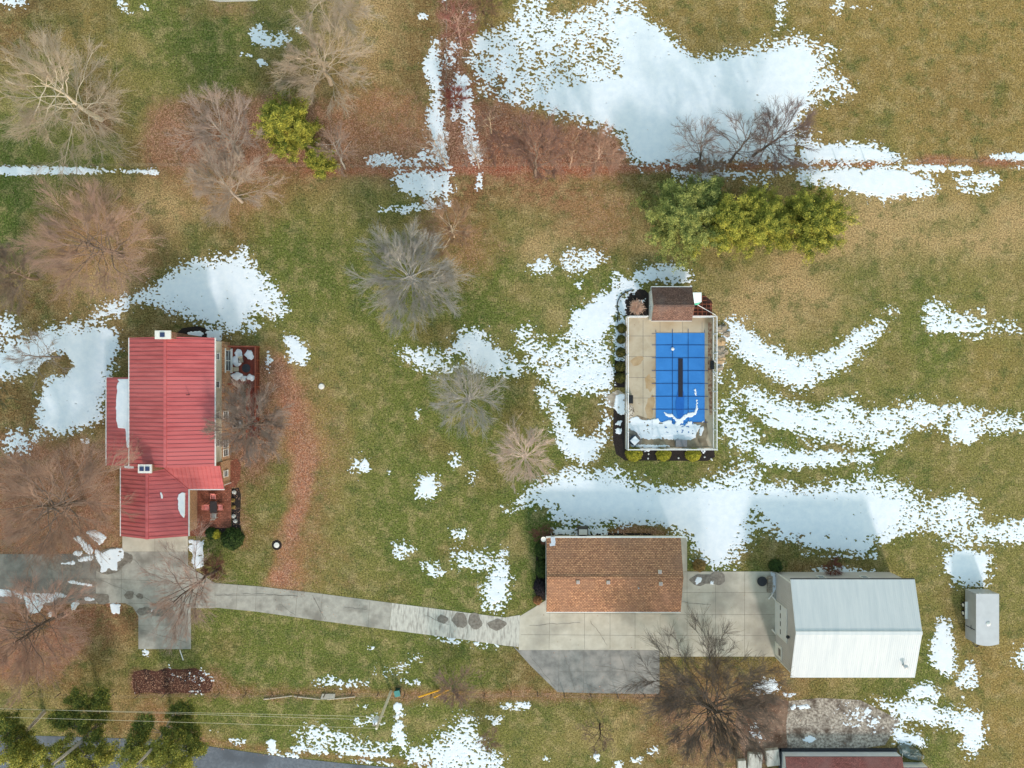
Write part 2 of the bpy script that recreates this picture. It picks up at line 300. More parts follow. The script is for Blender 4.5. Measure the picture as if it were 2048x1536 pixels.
# leaf litter colours
vor = node(nt, 'ShaderNodeTexVoronoi'); vor.inputs['Scale'].default_value = 9.0; L(tco.outputs['Object'], vor.inputs['Vector'])
sepc = node(nt, 'ShaderNodeSeparateColor'); L(vor.outputs['Color'], sepc.inputs[0])
leafc = mixc(mrange(sepc.outputs[0], 0, 1, 0, 0.8), base, C(92, 60, 50)); leafc = mixc(mrange(sepc.outputs[1], 0.45, 1, 0, 0.9), leafc, C(206, 162, 138))
lm = node(nt, 'ShaderNodeMath', operation='MULTIPLY'); L(a1.outputs['Alpha'], lm.inputs[0]); L(mrange(n_fine, 0.35, 0.6, 0.35, 1.0), lm.inputs[1])
fin = mixc(lm.outputs[0], sc1.outputs[0], leafc); L(fin, bs.inputs['Base Color'])
bp = node(nt, 'ShaderNodeBump'); bp.inputs['Strength'].default_value = 0.5; bp.inputs['Distance'].default_value = 0.06; L(n_grain, bp.inputs['Height']); L(bp.outputs[0], bs.inputs['Normal'])
ground = link_mesh('ground', gme, gm); tag(ground, kind='structure')

# fallen leaves lying on the grass: real small leaves
NL = 90000
ly = RNG.uniform(0, len(gy) - 1.01, NL * 12); lx = RNG.uniform(0, len(gx) - 1.01, NL * 12)
keep = RNG.uniform(0, 1, NL * 12) < (LEAF[ly.astype(int), lx.astype(int)] ** 1.3) * 0.9 + 0.004
ly = ly[keep][:NL]; lx = lx[keep][:NL]; n = len(lx)
cx = (gx[0] + lx * 5 - 1024) / S; cy = -(gy[0] + ly * 5 - 768) / S
ang = RNG.uniform(0, 6.28, n); sz = RNG.uniform(0.035, 0.075, n); tl = RNG.uniform(-0.03, 0.03, (n, 4))
q = np.stack([np.cos(ang[:, None] + np.arange(4) * np.pi / 2) * sz[:, None] * np.array([1, .65, 1, .65]), np.sin(ang[:, None] + np.arange(4) * np.pi / 2) * sz[:, None] * np.array([1, .65, 1, .65]), 0.045 + tl], -1)
q[..., 0] += cx[:, None]; q[..., 1] += cy[:, None]
lme = np_mesh('fallen_leaves', q.reshape(-1, 3), np.arange(4 * n).reshape(-1, 4))
ta = lme.attributes.new('tint', 'FLOAT', 'FACE'); ta.data.foreach_set('value', RNG.uniform(0, 1, n).astype(np.float32))
tag(link_mesh('fallen_leaves', lme, mat('dry_leaf', C(112, 76, 62), C(206, 162, 136), attr='tint', rough=0.9)), 'dry reddish brown leaves scattered over the lawn and along the fences', 'leaves', kind='stuff')

# ------------------------------------------------------------------ snow lying on the ground: a real sheet whose thin edge breaks up in the grass
sx_ = np.arange(-40, 2090, 1.0); sy_ = np.arange(-40, 1580, 1.0); shp = (len(sy_), len(sx_))
SOFT = [  # polygon in photo pixels, density
 ([(945, 75), (1030, 40), (1040, -40), (1095, -40), (1095, 32), (1150, 22), (1215, 2), (1225, -40), (1265, -40), (1280, 10), (1310, 45), (1390, 112), (1470, 98), (1500, 92), (1600, 62), (1685, 100), (1640, 125), (1725, 182), (1630, 212), (1600, 240), (1650, 290), (1610, 326), (1255, 332), (1245, 275), (1180, 262), (1090, 225), (960, 190), (935, 120)], .62),
 ([(1215, 20), (1270, 20), (1310, 55), (1400, 125), (1600, 85), (1640, 110), (1620, 200), (1590, 245), (1600, 320), (1262, 326), (1252, 262), (1120, 225), (1020, 185), (1100, 172), (1250, 150)], 1.0),
 ([(950, 80), (985, 75), (975, 105), (945, 110)], 1), ([(1553, -20), (1578, -20), (1572, 50), (1548, 90)], .5), ([(1663, 0), (1688, 0), (1680, 30), (1668, 28)], .5), ([(1700, 10), (1745, 12), (1745, 18), (1700, 18)], .45),
 ([(1600, 293), (1700, 285), (1740, 290), (1790, 303), (1800, 318), (1870, 325), (1600, 326)], .95),
 ([(1335, 340), (1440, 338), (1460, 352), (1440, 378), (1370, 375)], .62), ([(1440, 340), (1590, 338), (1590, 350), (1480, 362), (1440, 352)], .55), ([(1475, 352), (1530, 350), (1545, 375), (1490, 372)], .45),
 ([(1585, 350), (1640, 335), (1720, 334), (1800, 333), (1870, 362), (1875, 385), (1760, 396), (1660, 372)], 1), ([(1590, 338), (1650, 336), (1640, 366), (1600, 372)], .8),
 ([(1800, 330), (1950, 332), (1945, 340), (1830, 345)], .85), ([(1900, 352), (2000, 346), (1995, 372), (1920, 368)], .75), ([(1905, 372), (1990, 375), (1985, 390), (1920, 386)], .55), ([(1975, 308), (2110, 306), (2110, 321), (1985, 321)], .9), ([(1800, 375), (1880, 362), (1880, 385)], .6), ([(2010, 332), (2110, 332), (2110, 338), (2010, 338)], .6),
 ([(-60, 331), (100, 334), (170, 336), (230, 340), (320, 339), (312, 349), (230, 343), (170, 346), (-60, 351)], 1.0),
 ([(872, 62), (880, 120), (880, 200), (893, 285), (894, 333), (872, 333), (862, 270), (850, 240), (866, 190), (846, 125), (862, 90)], .95),
 ([(735, 310), (780, 306), (800, 318), (880, 322), (875, 335), (735, 332)], .68), ([(825, 310), (870, 296), (880, 330), (840, 330)], .6),
 ([(915, 140), (935, 150), (946, 190), (945, 250), (962, 318), (950, 336), (932, 300), (925, 240), (915, 195)], .9), ([(888, 78), (922, 82), (915, 130), (888, 135)], .45), ([(900, 165), (920, 165), (918, 245), (902, 245)], .5), ([(838, 22), (862, 30), (855, 42), (840, 38)], .6), ([(880, -10), (895, -10), (890, 12)], .7), ([(912, 20), (930, 18), (925, 30)], .6), ([(935, 25), (955, 22), (950, 45), (938, 45)], .8),
 ([(788, 343), (905, 343), (898, 365), (900, 388), (845, 397), (790, 378)], .85), ([(755, 418), (830, 408), (900, 400), (906, 412), (800, 425), (758, 424)], .9), ([(953, 344), (966, 344), (963, 380), (951, 378)], .8), ([(895, 343), (914, 343), (905, 360)], .7),
 ([(-40, -40), (55, -40), (46, 12), (20, 20), (0, 5)], .85), ([(228, -10), (240, -10), (252, 15), (266, 33), (258, 32)], 1), ([(278, 8), (292, 8), (302, 24), (290, 24)], 1),
 ([(503, 60), (520, 48), (536, 78), (560, 68), (577, 55), (572, 85), (545, 100), (530, 86), (508, 88)], .9), ([(512, 118), (530, 118), (537, 130), (516, 132)], .9), ([(475, 105), (510, 108), (505, 113), (478, 110)], .8), ([(590, 52), (610, 60), (604, 68), (590, 60)], .7),
 ([(490, 486), (503, 505), (515, 540), (560, 590), (578, 622), (560, 645), (520, 625), (490, 640), (480, 668), (430, 655), (380, 640), (330, 618), (285, 600), (250, 620), (180, 655), (150, 650), (210, 610), (330, 562), (345, 540), (400, 518), (470, 512)], .8),
 ([(340, 550), (420, 530), (480, 525), (510, 570), (540, 605), (500, 600), (480, 650), (400, 625), (330, 600), (290, 590)], 1),
 ([(-60, 700), (20, 690), (90, 660), (150, 640), (180, 650), (130, 690), (60, 745), (-60, 770)], .9), ([(-60, 650), (20, 630), (30, 650), (60, 655), (30, 690), (-60, 700)], .55),
 ([(60, 700), (130, 660), (232, 652), (242, 690), (222, 720), (215, 760), (200, 800), (210, 840), (150, 862), (100, 868), (72, 850), (80, 800), (90, 760), (150, 735), (110, 700)], .95), ([(60, 850), (95, 868), (70, 890), (60, 875)], .7),
 ([(3, 872), (30, 858), (45, 870), (72, 882), (55, 905), (30, 900), (15, 918)], .8), ([(160, 878), (182, 880), (175, 890), (163, 888)], .8),
 ([(568, 662), (600, 680), (622, 716), (604, 736), (582, 722)], .95), ([(533, 698), (545, 712), (540, 745), (530, 740)], .6), ([(415, 640), (520, 640), (520, 662), (450, 672), (410, 662)], .62), ([(1, 1), (2, 1), (2, 2)], .1),
 ([(793, 698), (845, 695), (895, 705), (932, 656), (968, 658), (985, 690), (1055, 735), (1060, 755), (990, 752), (935, 735), (890, 745), (800, 724)], .82), ([(905, 680), (960, 668), (1020, 720), (1050, 745), (1000, 745), (940, 705)], 1),
 ([(1053, 543), (1085, 515), (1105, 500), (1105, 530), (1100, 548)], .75), ([(1115, 515), (1150, 495), (1205, 505), (1225, 522), (1180, 545), (1130, 545)], .72), ([(1150, 565), (1165, 560), (1160, 578), (1152, 578)], .6), ([(1225, 535), (1260, 560), (1240, 580), (1215, 575)], .62),
 ([(1398, 556), (1365, 537), (1320, 532), (1280, 540), (1240, 568), (1180, 600), (1145, 630), (1140, 660), (1170, 690), (1200, 690), (1228, 640), (1245, 592), (1285, 566), (1392, 562)], 1.0),
 ([(1035, 655), (1060, 640), (1085, 690), (1120, 680), (1145, 640), (1180, 640), (1225, 690), (1225, 830), (1180, 780), (1120, 790), (1060, 740), (1035, 690)], .66), ([(1060, 690), (1130, 700), (1140, 690), (1130, 730), (1060, 720)], .55),
 ([(1140, 720), (1225, 690), (1228, 780), (1200, 790), (1120, 790), (1060, 735), (1090, 720)], .8),
 ([(1065, 770), (1110, 785), (1150, 870), (1190, 870), (1215, 810), (1226, 830), (1205, 900), (1180, 930), (1145, 920), (1120, 900), (1110, 840), (1085, 810)], .92),
 ([(1008, 1028), (1045, 985), (1085, 955), (1140, 930), (1170, 945), (1235, 925), (1250, 950), (1300, 972), (1380, 972), (1455, 932), (1505, 945), (1500, 970), (1600, 970), (1700, 962), (1740, 940), (1790, 960), (1835, 985), (1870, 1005), (1925, 978), (1955, 1010), (1965, 1050), (2000, 1050), (2025, 1035), (2110, 1050), (2110, 1075), (2010, 1092), (1960, 1080), (1920, 1110), (1885, 1070), (1850, 1055), (1800, 1072), (1765, 1085), (1740, 1105), (1650, 1095), (1550, 1075), (1510, 1050), (1500, 1090), (1455, 1140), (1405, 1138), (1385, 1090), (1350, 1068), (1290, 1052), (1160, 1055), (1105, 1045), (1090, 1005)], .72),
 ([(1020, 1022), (1085, 970), (1160, 960), (1240, 960), (1300, 985), (1450, 970), (1490, 985), (1600, 985), (1730, 980), (1820, 1000), (1810, 1040), (1740, 1080), (1570, 1072), (1520, 1030), (1480, 1050), (1470, 1100), (1440, 1132), (1410, 1120), (1380, 1070), (1300, 1045), (1140, 1045), (1095, 1000)], 1.0),
 ([(1100, 1055), (1215, 1055), (1215, 1070), (1105, 1070)], .85), ([(1560, 1068), (1750, 1078), (1762, 1090), (1735, 1106), (1640, 1098)], .9),
 ([(1447, 632), (1478, 638), (1510, 670), (1545, 695), (1600, 718), (1650, 705), (1690, 690), (1705, 660), (1765, 635), (1775, 655), (1725, 700), (1690, 740), (1640, 760), (1610, 785), (1560, 765), (1480, 715), (1448, 680)], .85), ([(1450, 640), (1475, 645), (1540, 700), (1610, 730), (1610, 770), (1560, 750), (1480, 705)], 1),
 ([(1447, 735), (1500, 770), (1560, 795), (1640, 815), (1715, 790), (1722, 830), (1770, 815), (1860, 795), (1875, 820), (1905, 808), (1935, 812), (2000, 825), (2110, 850), (2110, 868), (1960, 862), (1945, 888), (1905, 888), (1890, 862), (1800, 855), (1810, 885), (1770, 900), (1700, 895), (1600, 875), (1540, 850), (1470, 800)], .72), ([(1450, 745), (1520, 790), (1600, 820), (1660, 840), (1640, 865), (1570, 855), (1490, 800)], 1), ([(1900, 825), (1940, 835), (1945, 880), (1910, 886)], 1),
 ([(1440, 790), (1465, 800), (1530, 885), (1500, 915), (1450, 890), (1435, 850)], .56), ([(1500, 890), (1540, 890), (1600, 900), (1740, 905), (1760, 920), (1700, 928), (1600, 935), (1520, 930)], .85), ([(1460, 905), (1540, 930), (1520, 965), (1470, 950)], .52),
 ([(1840, 612), (1860, 598), (1900, 618), (1950, 635), (1990, 645), (2110, 655), (2110, 660), (1960, 662), (1940, 668), (1870, 664), (1845, 645)], .72), ([(1850, 652), (1920, 655), (1990, 648), (1950, 665), (1870, 664)], 1), ([(1770, 610), (1800, 615), (1800, 635), (1765, 632)], .5), ([(1950, 615), (1970, 615), (1975, 630), (1950, 628)], .5),
 ([(1885, 1108), (1915, 1094), (1950, 1098), (1988, 1112), (1982, 1140), (1970, 1150), (1965, 1176), (1932, 1174), (1928, 1158), (1905, 1160), (1890, 1140)], 1), ([(1905, 1080), (1960, 1075), (1965, 1095), (1910, 1095)], .7),
 ([(1876, 1236), (1896, 1234), (1905, 1280), (1912, 1320), (1910, 1356), (1880, 1345), (1864, 1325), (1866, 1285)], 1), ([(1938, 1314), (1946, 1325), (1958, 1355), (1952, 1382), (1925, 1378), (1905, 1360), (1925, 1350)], .8), ([(1800, 1396), (1830, 1370), (1862, 1366), (1892, 1388), (1870, 1397)], .85), ([(2036, 1290), (2110, 1270), (2110, 1350), (2036, 1340)], .85), ([(1955, 1315), (1962, 1330), (1950, 1330)], .4),
 ([(1722, 1400), (1770, 1398), (1870, 1399), (1860, 1415), (1885, 1425), (1960, 1418), (1972, 1488), (1945, 1512), (1915, 1490), (1930, 1465), (1880, 1450), (1800, 1442), (1770, 1420)], .9), ([(1780, 1452), (1830, 1470), (1855, 1486), (1840, 1494), (1790, 1482)], 1), ([(1775, 1440), (1840, 1445), (1830, 1465), (1790, 1455)], .6), ([(1918, 1388), (1932, 1392), (1925, 1398)], .9),
 ([(990, 1105), (1012, 1092), (1018, 1190), (995, 1225), (960, 1215), (975, 1185), (945, 1170), (985, 1160)], .88), ([(905, 1100), (960, 1090), (990, 1105), (985, 1150), (920, 1135), (890, 1120)], .62), ([(845, 1120), (880, 1125), (895, 1150), (870, 1155), (845, 1140)], .66), ([(782, 1088), (820, 1082), (832, 1112), (790, 1122)], .58), ([(830, 965), (845, 948), (870, 950), (880, 975), (868, 990), (845, 1000), (832, 985)], .95), ([(900, 1052), (912, 1062), (935, 1052), (938, 1075), (905, 1080)], .75),
 ([(695, 935), (725, 905), (748, 935), (720, 958)], .5), ([(893, 905), (910, 902), (925, 932), (895, 938)], .56), ([(815, 820), (840, 822), (850, 840), (835, 842)], .48), ([(770, 935), (785, 938), (780, 955)], .5), ([(940, 935), (955, 945), (945, 970), (930, 968)], .45), ([(755, 1518), (756, 1518), (756, 1519)], .1), ([(950, 1170), (965, 1185), (980, 1180), (970, 1210)], .5), ([(1000, 1005), (1020, 1020), (1010, 1035)], .7),
 ([(848, 1270), (900, 1274), (940, 1284), (1022, 1295), (1018, 1298), (930, 1290), (880, 1282)], .72), ([(625, 1370), (640, 1355), (670, 1350), (690, 1362), (740, 1362), (745, 1370), (690, 1374)], .66), ([(740, 1330), (780, 1338), (835, 1305), (845, 1318), (800, 1345), (750, 1350)], .47), ([(800, 1355), (845, 1362), (840, 1370), (800, 1366)], .5), ([(735, 1290), (752, 1292), (750, 1300), (738, 1300)], .7),
 ([(790, 1405), (803, 1408), (806, 1475), (822, 1485), (800, 1490), (784, 1478), (792, 1440)], .95), ([(910, 1430), (950, 1432), (952, 1470), (985, 1500), (1012, 1515), (1010, 1570), (860, 1545), (820, 1520), (790, 1485), (840, 1500), (880, 1475), (900, 1460)], .74), ([(1650, 1415), (1720, 1405), (1770, 1430), (1760, 1465), (1680, 1455)], .38), ([(580, 1462), (660, 1452), (720, 1478), (790, 1490), (780, 1512), (690, 1502), (600, 1490)], .62), ([(575, 1488), (650, 1495), (660, 1508), (590, 1505)], .8), ([(670, 1498), (770, 1505), (778, 1516), (680, 1508)], .8), ([(560, 1505), (600, 1510), (600, 1515), (565, 1514)], .95),
 ([(1000, 1408), (1062, 1406), (1062, 1416), (1005, 1418)], .8), ([(970, 1430), (1010, 1430), (1000, 1450), (975, 1445)], .5), ([(840, 1408), (862, 1408), (860, 1415)], .5), ([(710, 1408), (740, 1408), (735, 1416), (712, 1416)], .65), ([(690, 1440), (760, 1425), (775, 1440), (720, 1455)], .5),
 ([(1295, 1494), (1315, 1490), (1318, 1505), (1300, 1512)], 1), ([(1225, 1530), (1242, 1520), (1248, 1536), (1230, 1545)], 1), ([(1260, 1516), (1285, 1512), (1285, 1526), (1265, 1526)], .8), ([(1185, 1508), (1200, 1508), (1198, 1522), (1186, 1518)], .9), ([(1085, 1514), (1097, 1514), (1096, 1524), (1088, 1522)], .9), ([(1500, 1382), (1520, 1362), (1545, 1356), (1562, 1372), (1558, 1384)], .95), ([(1500, 1448), (1515, 1446), (1520, 1470), (1540, 1480), (1505, 1476)], .8), ([(1565, 1386), (1600, 1386), (1590, 1393), (1565, 1392)], .8),
 ([(445, 1476), (492, 1478), (486, 1492), (470, 1486)], .75), ([(536, 1480), (548, 1480), (553, 1508), (538, 1510)], 1), ([(418, 1460), (438, 1462), (436, 1466), (420, 1465)], .8), ([(545, 1500), (620, 1516), (618, 1520), (545, 1512)], .5), ([(700, 1520), (790, 1526), (790, 1532), (700, 1524)], .8),
 ([(1620, 1134), (1700, 1135), (1755, 1140), (1740, 1150), (1630, 1146)], .56), ([(1230, 760), (1232, 760), (1232, 762)], .1), ([(1590, 1106), (1760, 1106), (1755, 1120), (1620, 1114)], .45),
 ([(268, 1378), (275, 1378), (274, 1386)], .7), ([(330, 1345), (420, 1340), (425, 1365), (400, 1370), (340, 1362)], .40), ([(375, 1382), (412, 1382), (410, 1388), (380, 1388)], .6), ([(333, 1328), (346, 1330), (340, 1342)], .6), ([(285, 1298), (298, 1300), (297, 1312), (284, 1308)], .8),
 ([(1428, 690), (1450, 720), (1445, 775), (1432, 770)], .42), ([(1230, 640), (1252, 640), (1252, 722), (1228, 722)], .92), ([(1300, 568), (1385, 568), (1385, 574), (1300, 574)], .8), ([(1248, 585), (1262, 575), (1255, 600), (1246, 636), (1238, 636), (1240, 605)], .95), ([(1270, 598), (1295, 594), (1290, 604), (1268, 606)], .8),
]
HOLES = [(ell(126, 730, 17, 19), 1), ([(1128, 800), (1180, 788), (1205, 795), (1185, 840), (1160, 866), (1135, 830)], .55), (ell(908, 722, 22, 14), .6), (ell(1510, 1030, 14, 22), .45), (ell(1300, 1062, 45, 10), 1), ([(1550, 60), (1575, 65), (1570, 85), (1555, 82)], .6), (ell(1460, 940, 60, 8), .3), (ell(1640, 950, 130, 8), .35), ([(1290, 566), (1390, 566), (1390, 576), (1280, 590)], .5)]  # bare gaps; the one in the central snow stands in for tree shade
SHARP = [
 [(1256, 842), (1265, 835), (1275, 832), (1282, 840), (1300, 840), (1316, 836), (1319, 843), (1330, 845), (1331, 842), (1343, 842), (1346, 852), (1351, 845), (1366, 845), (1369, 853), (1375, 843), (1384, 843), (1384, 848), (1402, 850), (1398, 858), (1392, 866), (1390, 876), (1380, 880), (1345, 880), (1325, 878), (1300, 880), (1280, 876), (1270, 862), (1256, 860)],
 [(1326, 823), (1335, 827), (1345, 828), (1351, 836), (1359, 839), (1368, 830), (1378, 826), (1387, 826), (1392, 815), (1391, 796), (1394, 798), (1396, 815), (1393, 828), (1384, 834), (1373, 834), (1366, 842), (1365, 852), (1355, 852), (1352, 842), (1344, 834), (1332, 832)],
 [(1390, 778), (1392, 778), (1393, 793), (1390, 793)], [(1391, 752), (1393, 752), (1391, 768), (1389, 767)], [(1401, 843), (1407, 841), (1408, 846), (1400, 846)], [(1400, 855), (1407, 852), (1408, 862), (1402, 873), (1398, 870)], [(1260, 890), (1330, 889), (1345, 894), (1300, 895), (1262, 894)],
 [(1232, 792), (1250, 788), (1250, 826), (1240, 830), (1228, 815)], [(1236, 842), (1245, 840), (1240, 852), (1230, 848)], [(1232, 856), (1244, 858), (1242, 868), (1233, 866)], [(1260, 899), (1285, 899), (1285, 902), (1262, 902)], [(1400, 901), (1412, 901), (1408, 906)], [(1290, 901), (1300, 901), (1300, 903), (1290, 903)],
 [(376, 664), (400, 662), (408, 668), (396, 676), (378, 674)], [(412, 662), (436, 664), (446, 678), (438, 684), (416, 678)],
 [(144, 1076), (158, 1072), (172, 1085), (188, 1100), (182, 1110), (172, 1104), (165, 1092)], [(172, 1064), (186, 1060), (200, 1065), (213, 1076), (200, 1090), (190, 1080)], [(188, 1094), (205, 1106), (220, 1098), (244, 1096), (250, 1106), (247, 1118), (236, 1124), (235, 1142), (224, 1140), (218, 1136), (215, 1144), (200, 1146), (203, 1134), (195, 1122)], [(150, 1102), (165, 1104), (160, 1112), (146, 1108)],
 [(120, 1126), (150, 1122), (152, 1128), (148, 1130), (125, 1128)], [(155, 1118), (175, 1112), (176, 1122), (160, 1124)], [(178, 1112), (188, 1112), (186, 1122), (178, 1120)],
 [(0, 1179), (22, 1180), (26, 1194), (0, 1192)], [(24, 1180), (42, 1184), (44, 1198), (30, 1192)], [(46, 1184), (82, 1186), (95, 1186), (118, 1186), (140, 1194), (118, 1196), (105, 1204), (90, 1206), (86, 1214), (76, 1226), (60, 1226), (54, 1214), (50, 1200)], [(143, 1206), (156, 1200), (160, 1206), (150, 1220), (142, 1220)], [(170, 1194), (190, 1196), (192, 1202), (172, 1200)], [(130, 1160), (150, 1162), (186, 1168), (186, 1174), (140, 1166)], [(96, 1225), (105, 1224), (102, 1233), (97, 1231)],
 [(377, 1080), (384, 1079), (392, 1083), (404, 1082), (410, 1078), (408, 1090), (405, 1096), (408, 1120), (406, 1134), (390, 1137), (384, 1125), (386, 1108), (378, 1098)], [(220, 1208), (232, 1208), (240, 1210), (240, 1226), (226, 1228), (222, 1220)], [(298, 1218), (308, 1220), (304, 1225)],
 [(1390, 1160), (1394, 1153), (1405, 1154), (1402, 1164), (1392, 1170)], [(1420, 1162), (1426, 1160), (1427, 1167), (1421, 1168)], [(1540, 1142), (1550, 1146), (1553, 1170), (1548, 1186), (1543, 1190), (1546, 1165)],
 [(1590, 1412), (1614, 1408), (1620, 1416), (1600, 1420)], [(1580, 1414), (1590, 1408), (1594, 1416), (1584, 1422)], [(786, 1410), (795, 1403), (804, 1408), (804, 1418), (794, 1424), (787, 1418)],
 [(1602, 1478), (1622, 1470), (1634, 1478), (1620, 1486)], [(1536, 1496), (1538, 1496), (1538, 1497)],
]
D = np.zeros(shp); base_n = noise2(shp, 11, 21)
for poly, den in SOFT:
    pa = np.asarray(poly, float); big = np.ptp(pa[:, 0]) > 90 and np.ptp(pa[:, 1]) > 45
    if big:
        m, sj, si = soft(poly, sx_, sy_, 18.0); ma = np.zeros(shp); ma[sj, si] = m * .45; m, sj2, si2 = soft(poly, sx_, sy_, 7.0); ma[sj2, si2] += m * .55
        D[sj, si] = np.maximum(D[sj, si], den * ma[sj, si]); continue
    wd = min(np.ptp(pa[:, 0]), np.ptp(pa[:, 1])); m, sj, si = soft(poly, sx_, sy_, 11.0 if wd > 60 else (8.0 if wd > 40 else (6.0 if wd > 20 else 3.4))); D[sj, si] = np.maximum(D[sj, si], den * m)
for poly, st in HOLES:
    m, sj, si = soft(poly, sx_, sy_, 4); D[sj, si] *= 1 - st * m
def aniso(a, sgx, sgy, sh):
    n = np.random.default_rng(sh).standard_normal(a); n = blur(n, sgy); k = int(3 * sgx); out = np.zeros_like(n)
    for d in range(-k, k + 1): out += math.exp(-.5 * (d / sgx) ** 2) * np.roll(np.roll(n, d, 1), int(round(d * .35)), 0)
    return (out - out.mean()) / out.std()
n1 = noise2(shp, 0.95, 22); n2 = aniso(shp, 1.7, 1.1, 23); n3 = noise2(shp, 6, 24)
core = np.clip((blur(D, 5) - 0.68) / 0.26, 0, 1)
v = (D - 0.455) * 1.05 + (0.16 * n1 + 0.21 * n2 + 0.06 * n3 + 0.05 * base_n) * (1 - 0.76 * core)
v = np.where((n2 + 0.4 * n1 > 2.2 + 0.9 * core) & (noise2(shp, 14, 27) > -0.1), -0.08, v)
v = np.where(D < 0.06, -0.3, v); v = np.where(D < 0.25, v - 0.08, v)
SH = np.zeros(shp)
for poly in SHARP:
    m, sj, si = soft(poly, sx_, sy_, 1.5); SH[sj, si] = np.maximum(SH[sj, si], m)
v = np.maximum(v, np.where(SH > 0.05, (SH - 0.45) * 0.7 + 0.09 * n1 + 0.08 * n3, -1) - 0.5 * (SH > .05) * (n2 > 1.9))
PAVE = [[(0, 1108), (190, 1108), (430, 1103), (430, 1212), (0, 1190)]]
z = np.clip(v * 0.22, -0.06, 0.035) + 0.004 * noise2(shp, 7, 25) * (v > 0.1) + np.where(SH > 0.05, 0.034, 0) * (v > -0.1)
z += 0.03 * blur(core, 11) * (v > 0)
DECKM = blur(raster([(1305, 662), (1415, 662), (1415, 872), (1305, 872)], sx_, sy_).astype(float), 1.0); z += 0.07 * DECKM * (v > 0)
J, I = np.nonzero((v[:-1, :-1] > 0) | (v[1:, :-1] > 0) | (v[:-1, 1:] > 0) | (v[1:, 1:] > 0))
ids = np.full(shp, -1, np.int64); cor = [(J + 1, I), (J + 1, I + 1), (J, I + 1), (J, I)]
used = np.zeros(shp, bool)
for a, b in cor: used[a, b] = True
uj, ui = np.nonzero(used); ids[uj, ui] = np.arange(len(uj))
jit = RNG.uniform(-0.4, 0.4, (2, len(uj)))
SV = np.stack([(sx_[ui] + jit[0] - 1024) / S, -(sy_[uj] + jit[1] - 768) / S, z[uj, ui]], 1)
sme = np_mesh('snow', SV, np.stack([ids[a, b] for a, b in cor], 1), smooth=True)
SNOW = mat('snow', C(226, 230, 235), C(214, 221, 229), scale=1.2, rough=0.7, spec=0.3, bump=0.25, bscale=9)
tag(link_mesh('snow', sme, SNOW), 'patchy melting snow lying over the lawn in ragged drifts', 'snow', kind='stuff')

# ------------------------------------------------------------------ paving
CONC = mat('concrete', C(150, 146, 138), C(172, 167, 157), scale=1.4, rough=0.9, c3=C(126, 121, 113), s3=0.45, bump=0.15, detail=9)
CONC_L = mat('pale_concrete', C(176, 168, 153), C(194, 187, 173), scale=0.7, rough=0.9, c3=C(152, 146, 135), s3=0.25, bump=0.1)
CONC_W = mat('worn_concrete', C(176, 172, 164), C(200, 196, 186), scale=2.0, rough=0.9, c3=C(148, 142, 134), s3=1.2, bump=0.1, stretch=(3, 0.7, 1))
CONC_D = mat('weathered_concrete', C(112, 108, 102), C(140, 135, 127), scale=0.8, rough=0.9, c3=C(98, 94, 90), s3=0.3, bump=0.1)
ASPH = mat('aged_asphalt', C(114, 112, 109), C(146, 143, 139), scale=0.9, rough=0.92, c3=C(158, 152, 146), s3=0.4, bump=0.15)
ROAD = mat('road_asphalt', C(92, 97, 106), C(112, 117, 126), scale=3, rough=0.9, c3=C(84, 88, 96), s3=0.3, bump=0.15)
JOINT = mat('joint', C(104, 99, 92), C(128, 122, 113), scale=5, rough=0.95)
WET = mat('wet_stain', C(98, 90, 81), C(134, 126, 115), scale=3, rough=0.45, spec=0.4)
def slab(name, poly, m, z=0.03, joints=(), jw=0.035):
    o = tag(MB().prism([P2(*p) for p in poly], -0.15, z).build(name, m), kind='structure')
    if joints:
        mb = MB()
        for p, q in joints:
            a = Vector((*P2(*p), 0)); b = Vector((*P2(*q), 0)); d = (b - a).normalized(); nn = Vector((-d.y, d.x, 0)) * jw / 2
            mb.add([a - nn + Vector((0, 0, z + .004)), b - nn + Vector((0, 0, z + .004)), b + nn + Vector((0, 0, z + .004)), a + nn + Vector((0, 0, z + .004))], [(0, 1, 2, 3)])
        mb.build('joint', JOINT, o)
    return o
def cracks(seed, lines, z):
    rg = random.Random(seed); mb = MB()
    for p, q in lines:
        n = 9; pts = []
        for i in range(n + 1):
            t = i / n; a = P2(p[0] + (q[0] - p[0]) * t + rg.uniform(-1.6, 1.6), p[1] + (q[1] - p[1]) * t + rg.uniform(-1.6, 1.6)); pts.append(Vector((*a, z)))
        for a, b in zip(pts, pts[1:]):
            d = (b - a).normalized(); nn = Vector((-d.y, d.x, 0)) * rg.uniform(.012, .03); mb.add([a - nn, b - nn, b + nn, a + nn], [(0, 1, 2, 3)])
    return tag(mb.build('driveway_cracks', JOINT), kind='structure')
cracks(3, [((430, 1190), (512, 1187)), ((512, 1187), (595, 1192)), ((627, 1195), (652, 1240)), ((690, 1215), (735, 1218)), ((560, 1208), (590, 1230)), ((60, 1120), (130, 1150)), ((200, 1160), (300, 1200)), ((255, 1108), (300, 1150)), ((290, 1150), (420, 1160)), ((285, 1260), (375, 1285)),
           ((1060, 1310), (1110, 1375)), ((1130, 1310), (1150, 1380)), ((1190, 1330), (1310, 1350)), ((1240, 1310), (1260, 1380)), ((1060, 1250), (1160, 1245)), ((1180, 1240), (1215, 1290)), ((1330, 1200), (1420, 1210)), ((1440, 1250), (1480, 1300)), ((850, 1230), (900, 1250)), ((1150, 1355), (1200, 1380))], 0.043)
def sheet(name, poly, m, z): return tag(MB().prism([P2(*p) for p in poly], z - 0.03, z).build(name, m), kind='structure')
slab('driveway', [(-400, 1108), (192, 1108), (192, 1212), (192, 1207), (-400, 1206)], CONC_D, 0.03, [((-400, 1157), (192, 1157)), ((60, 1109), (60, 1206))])
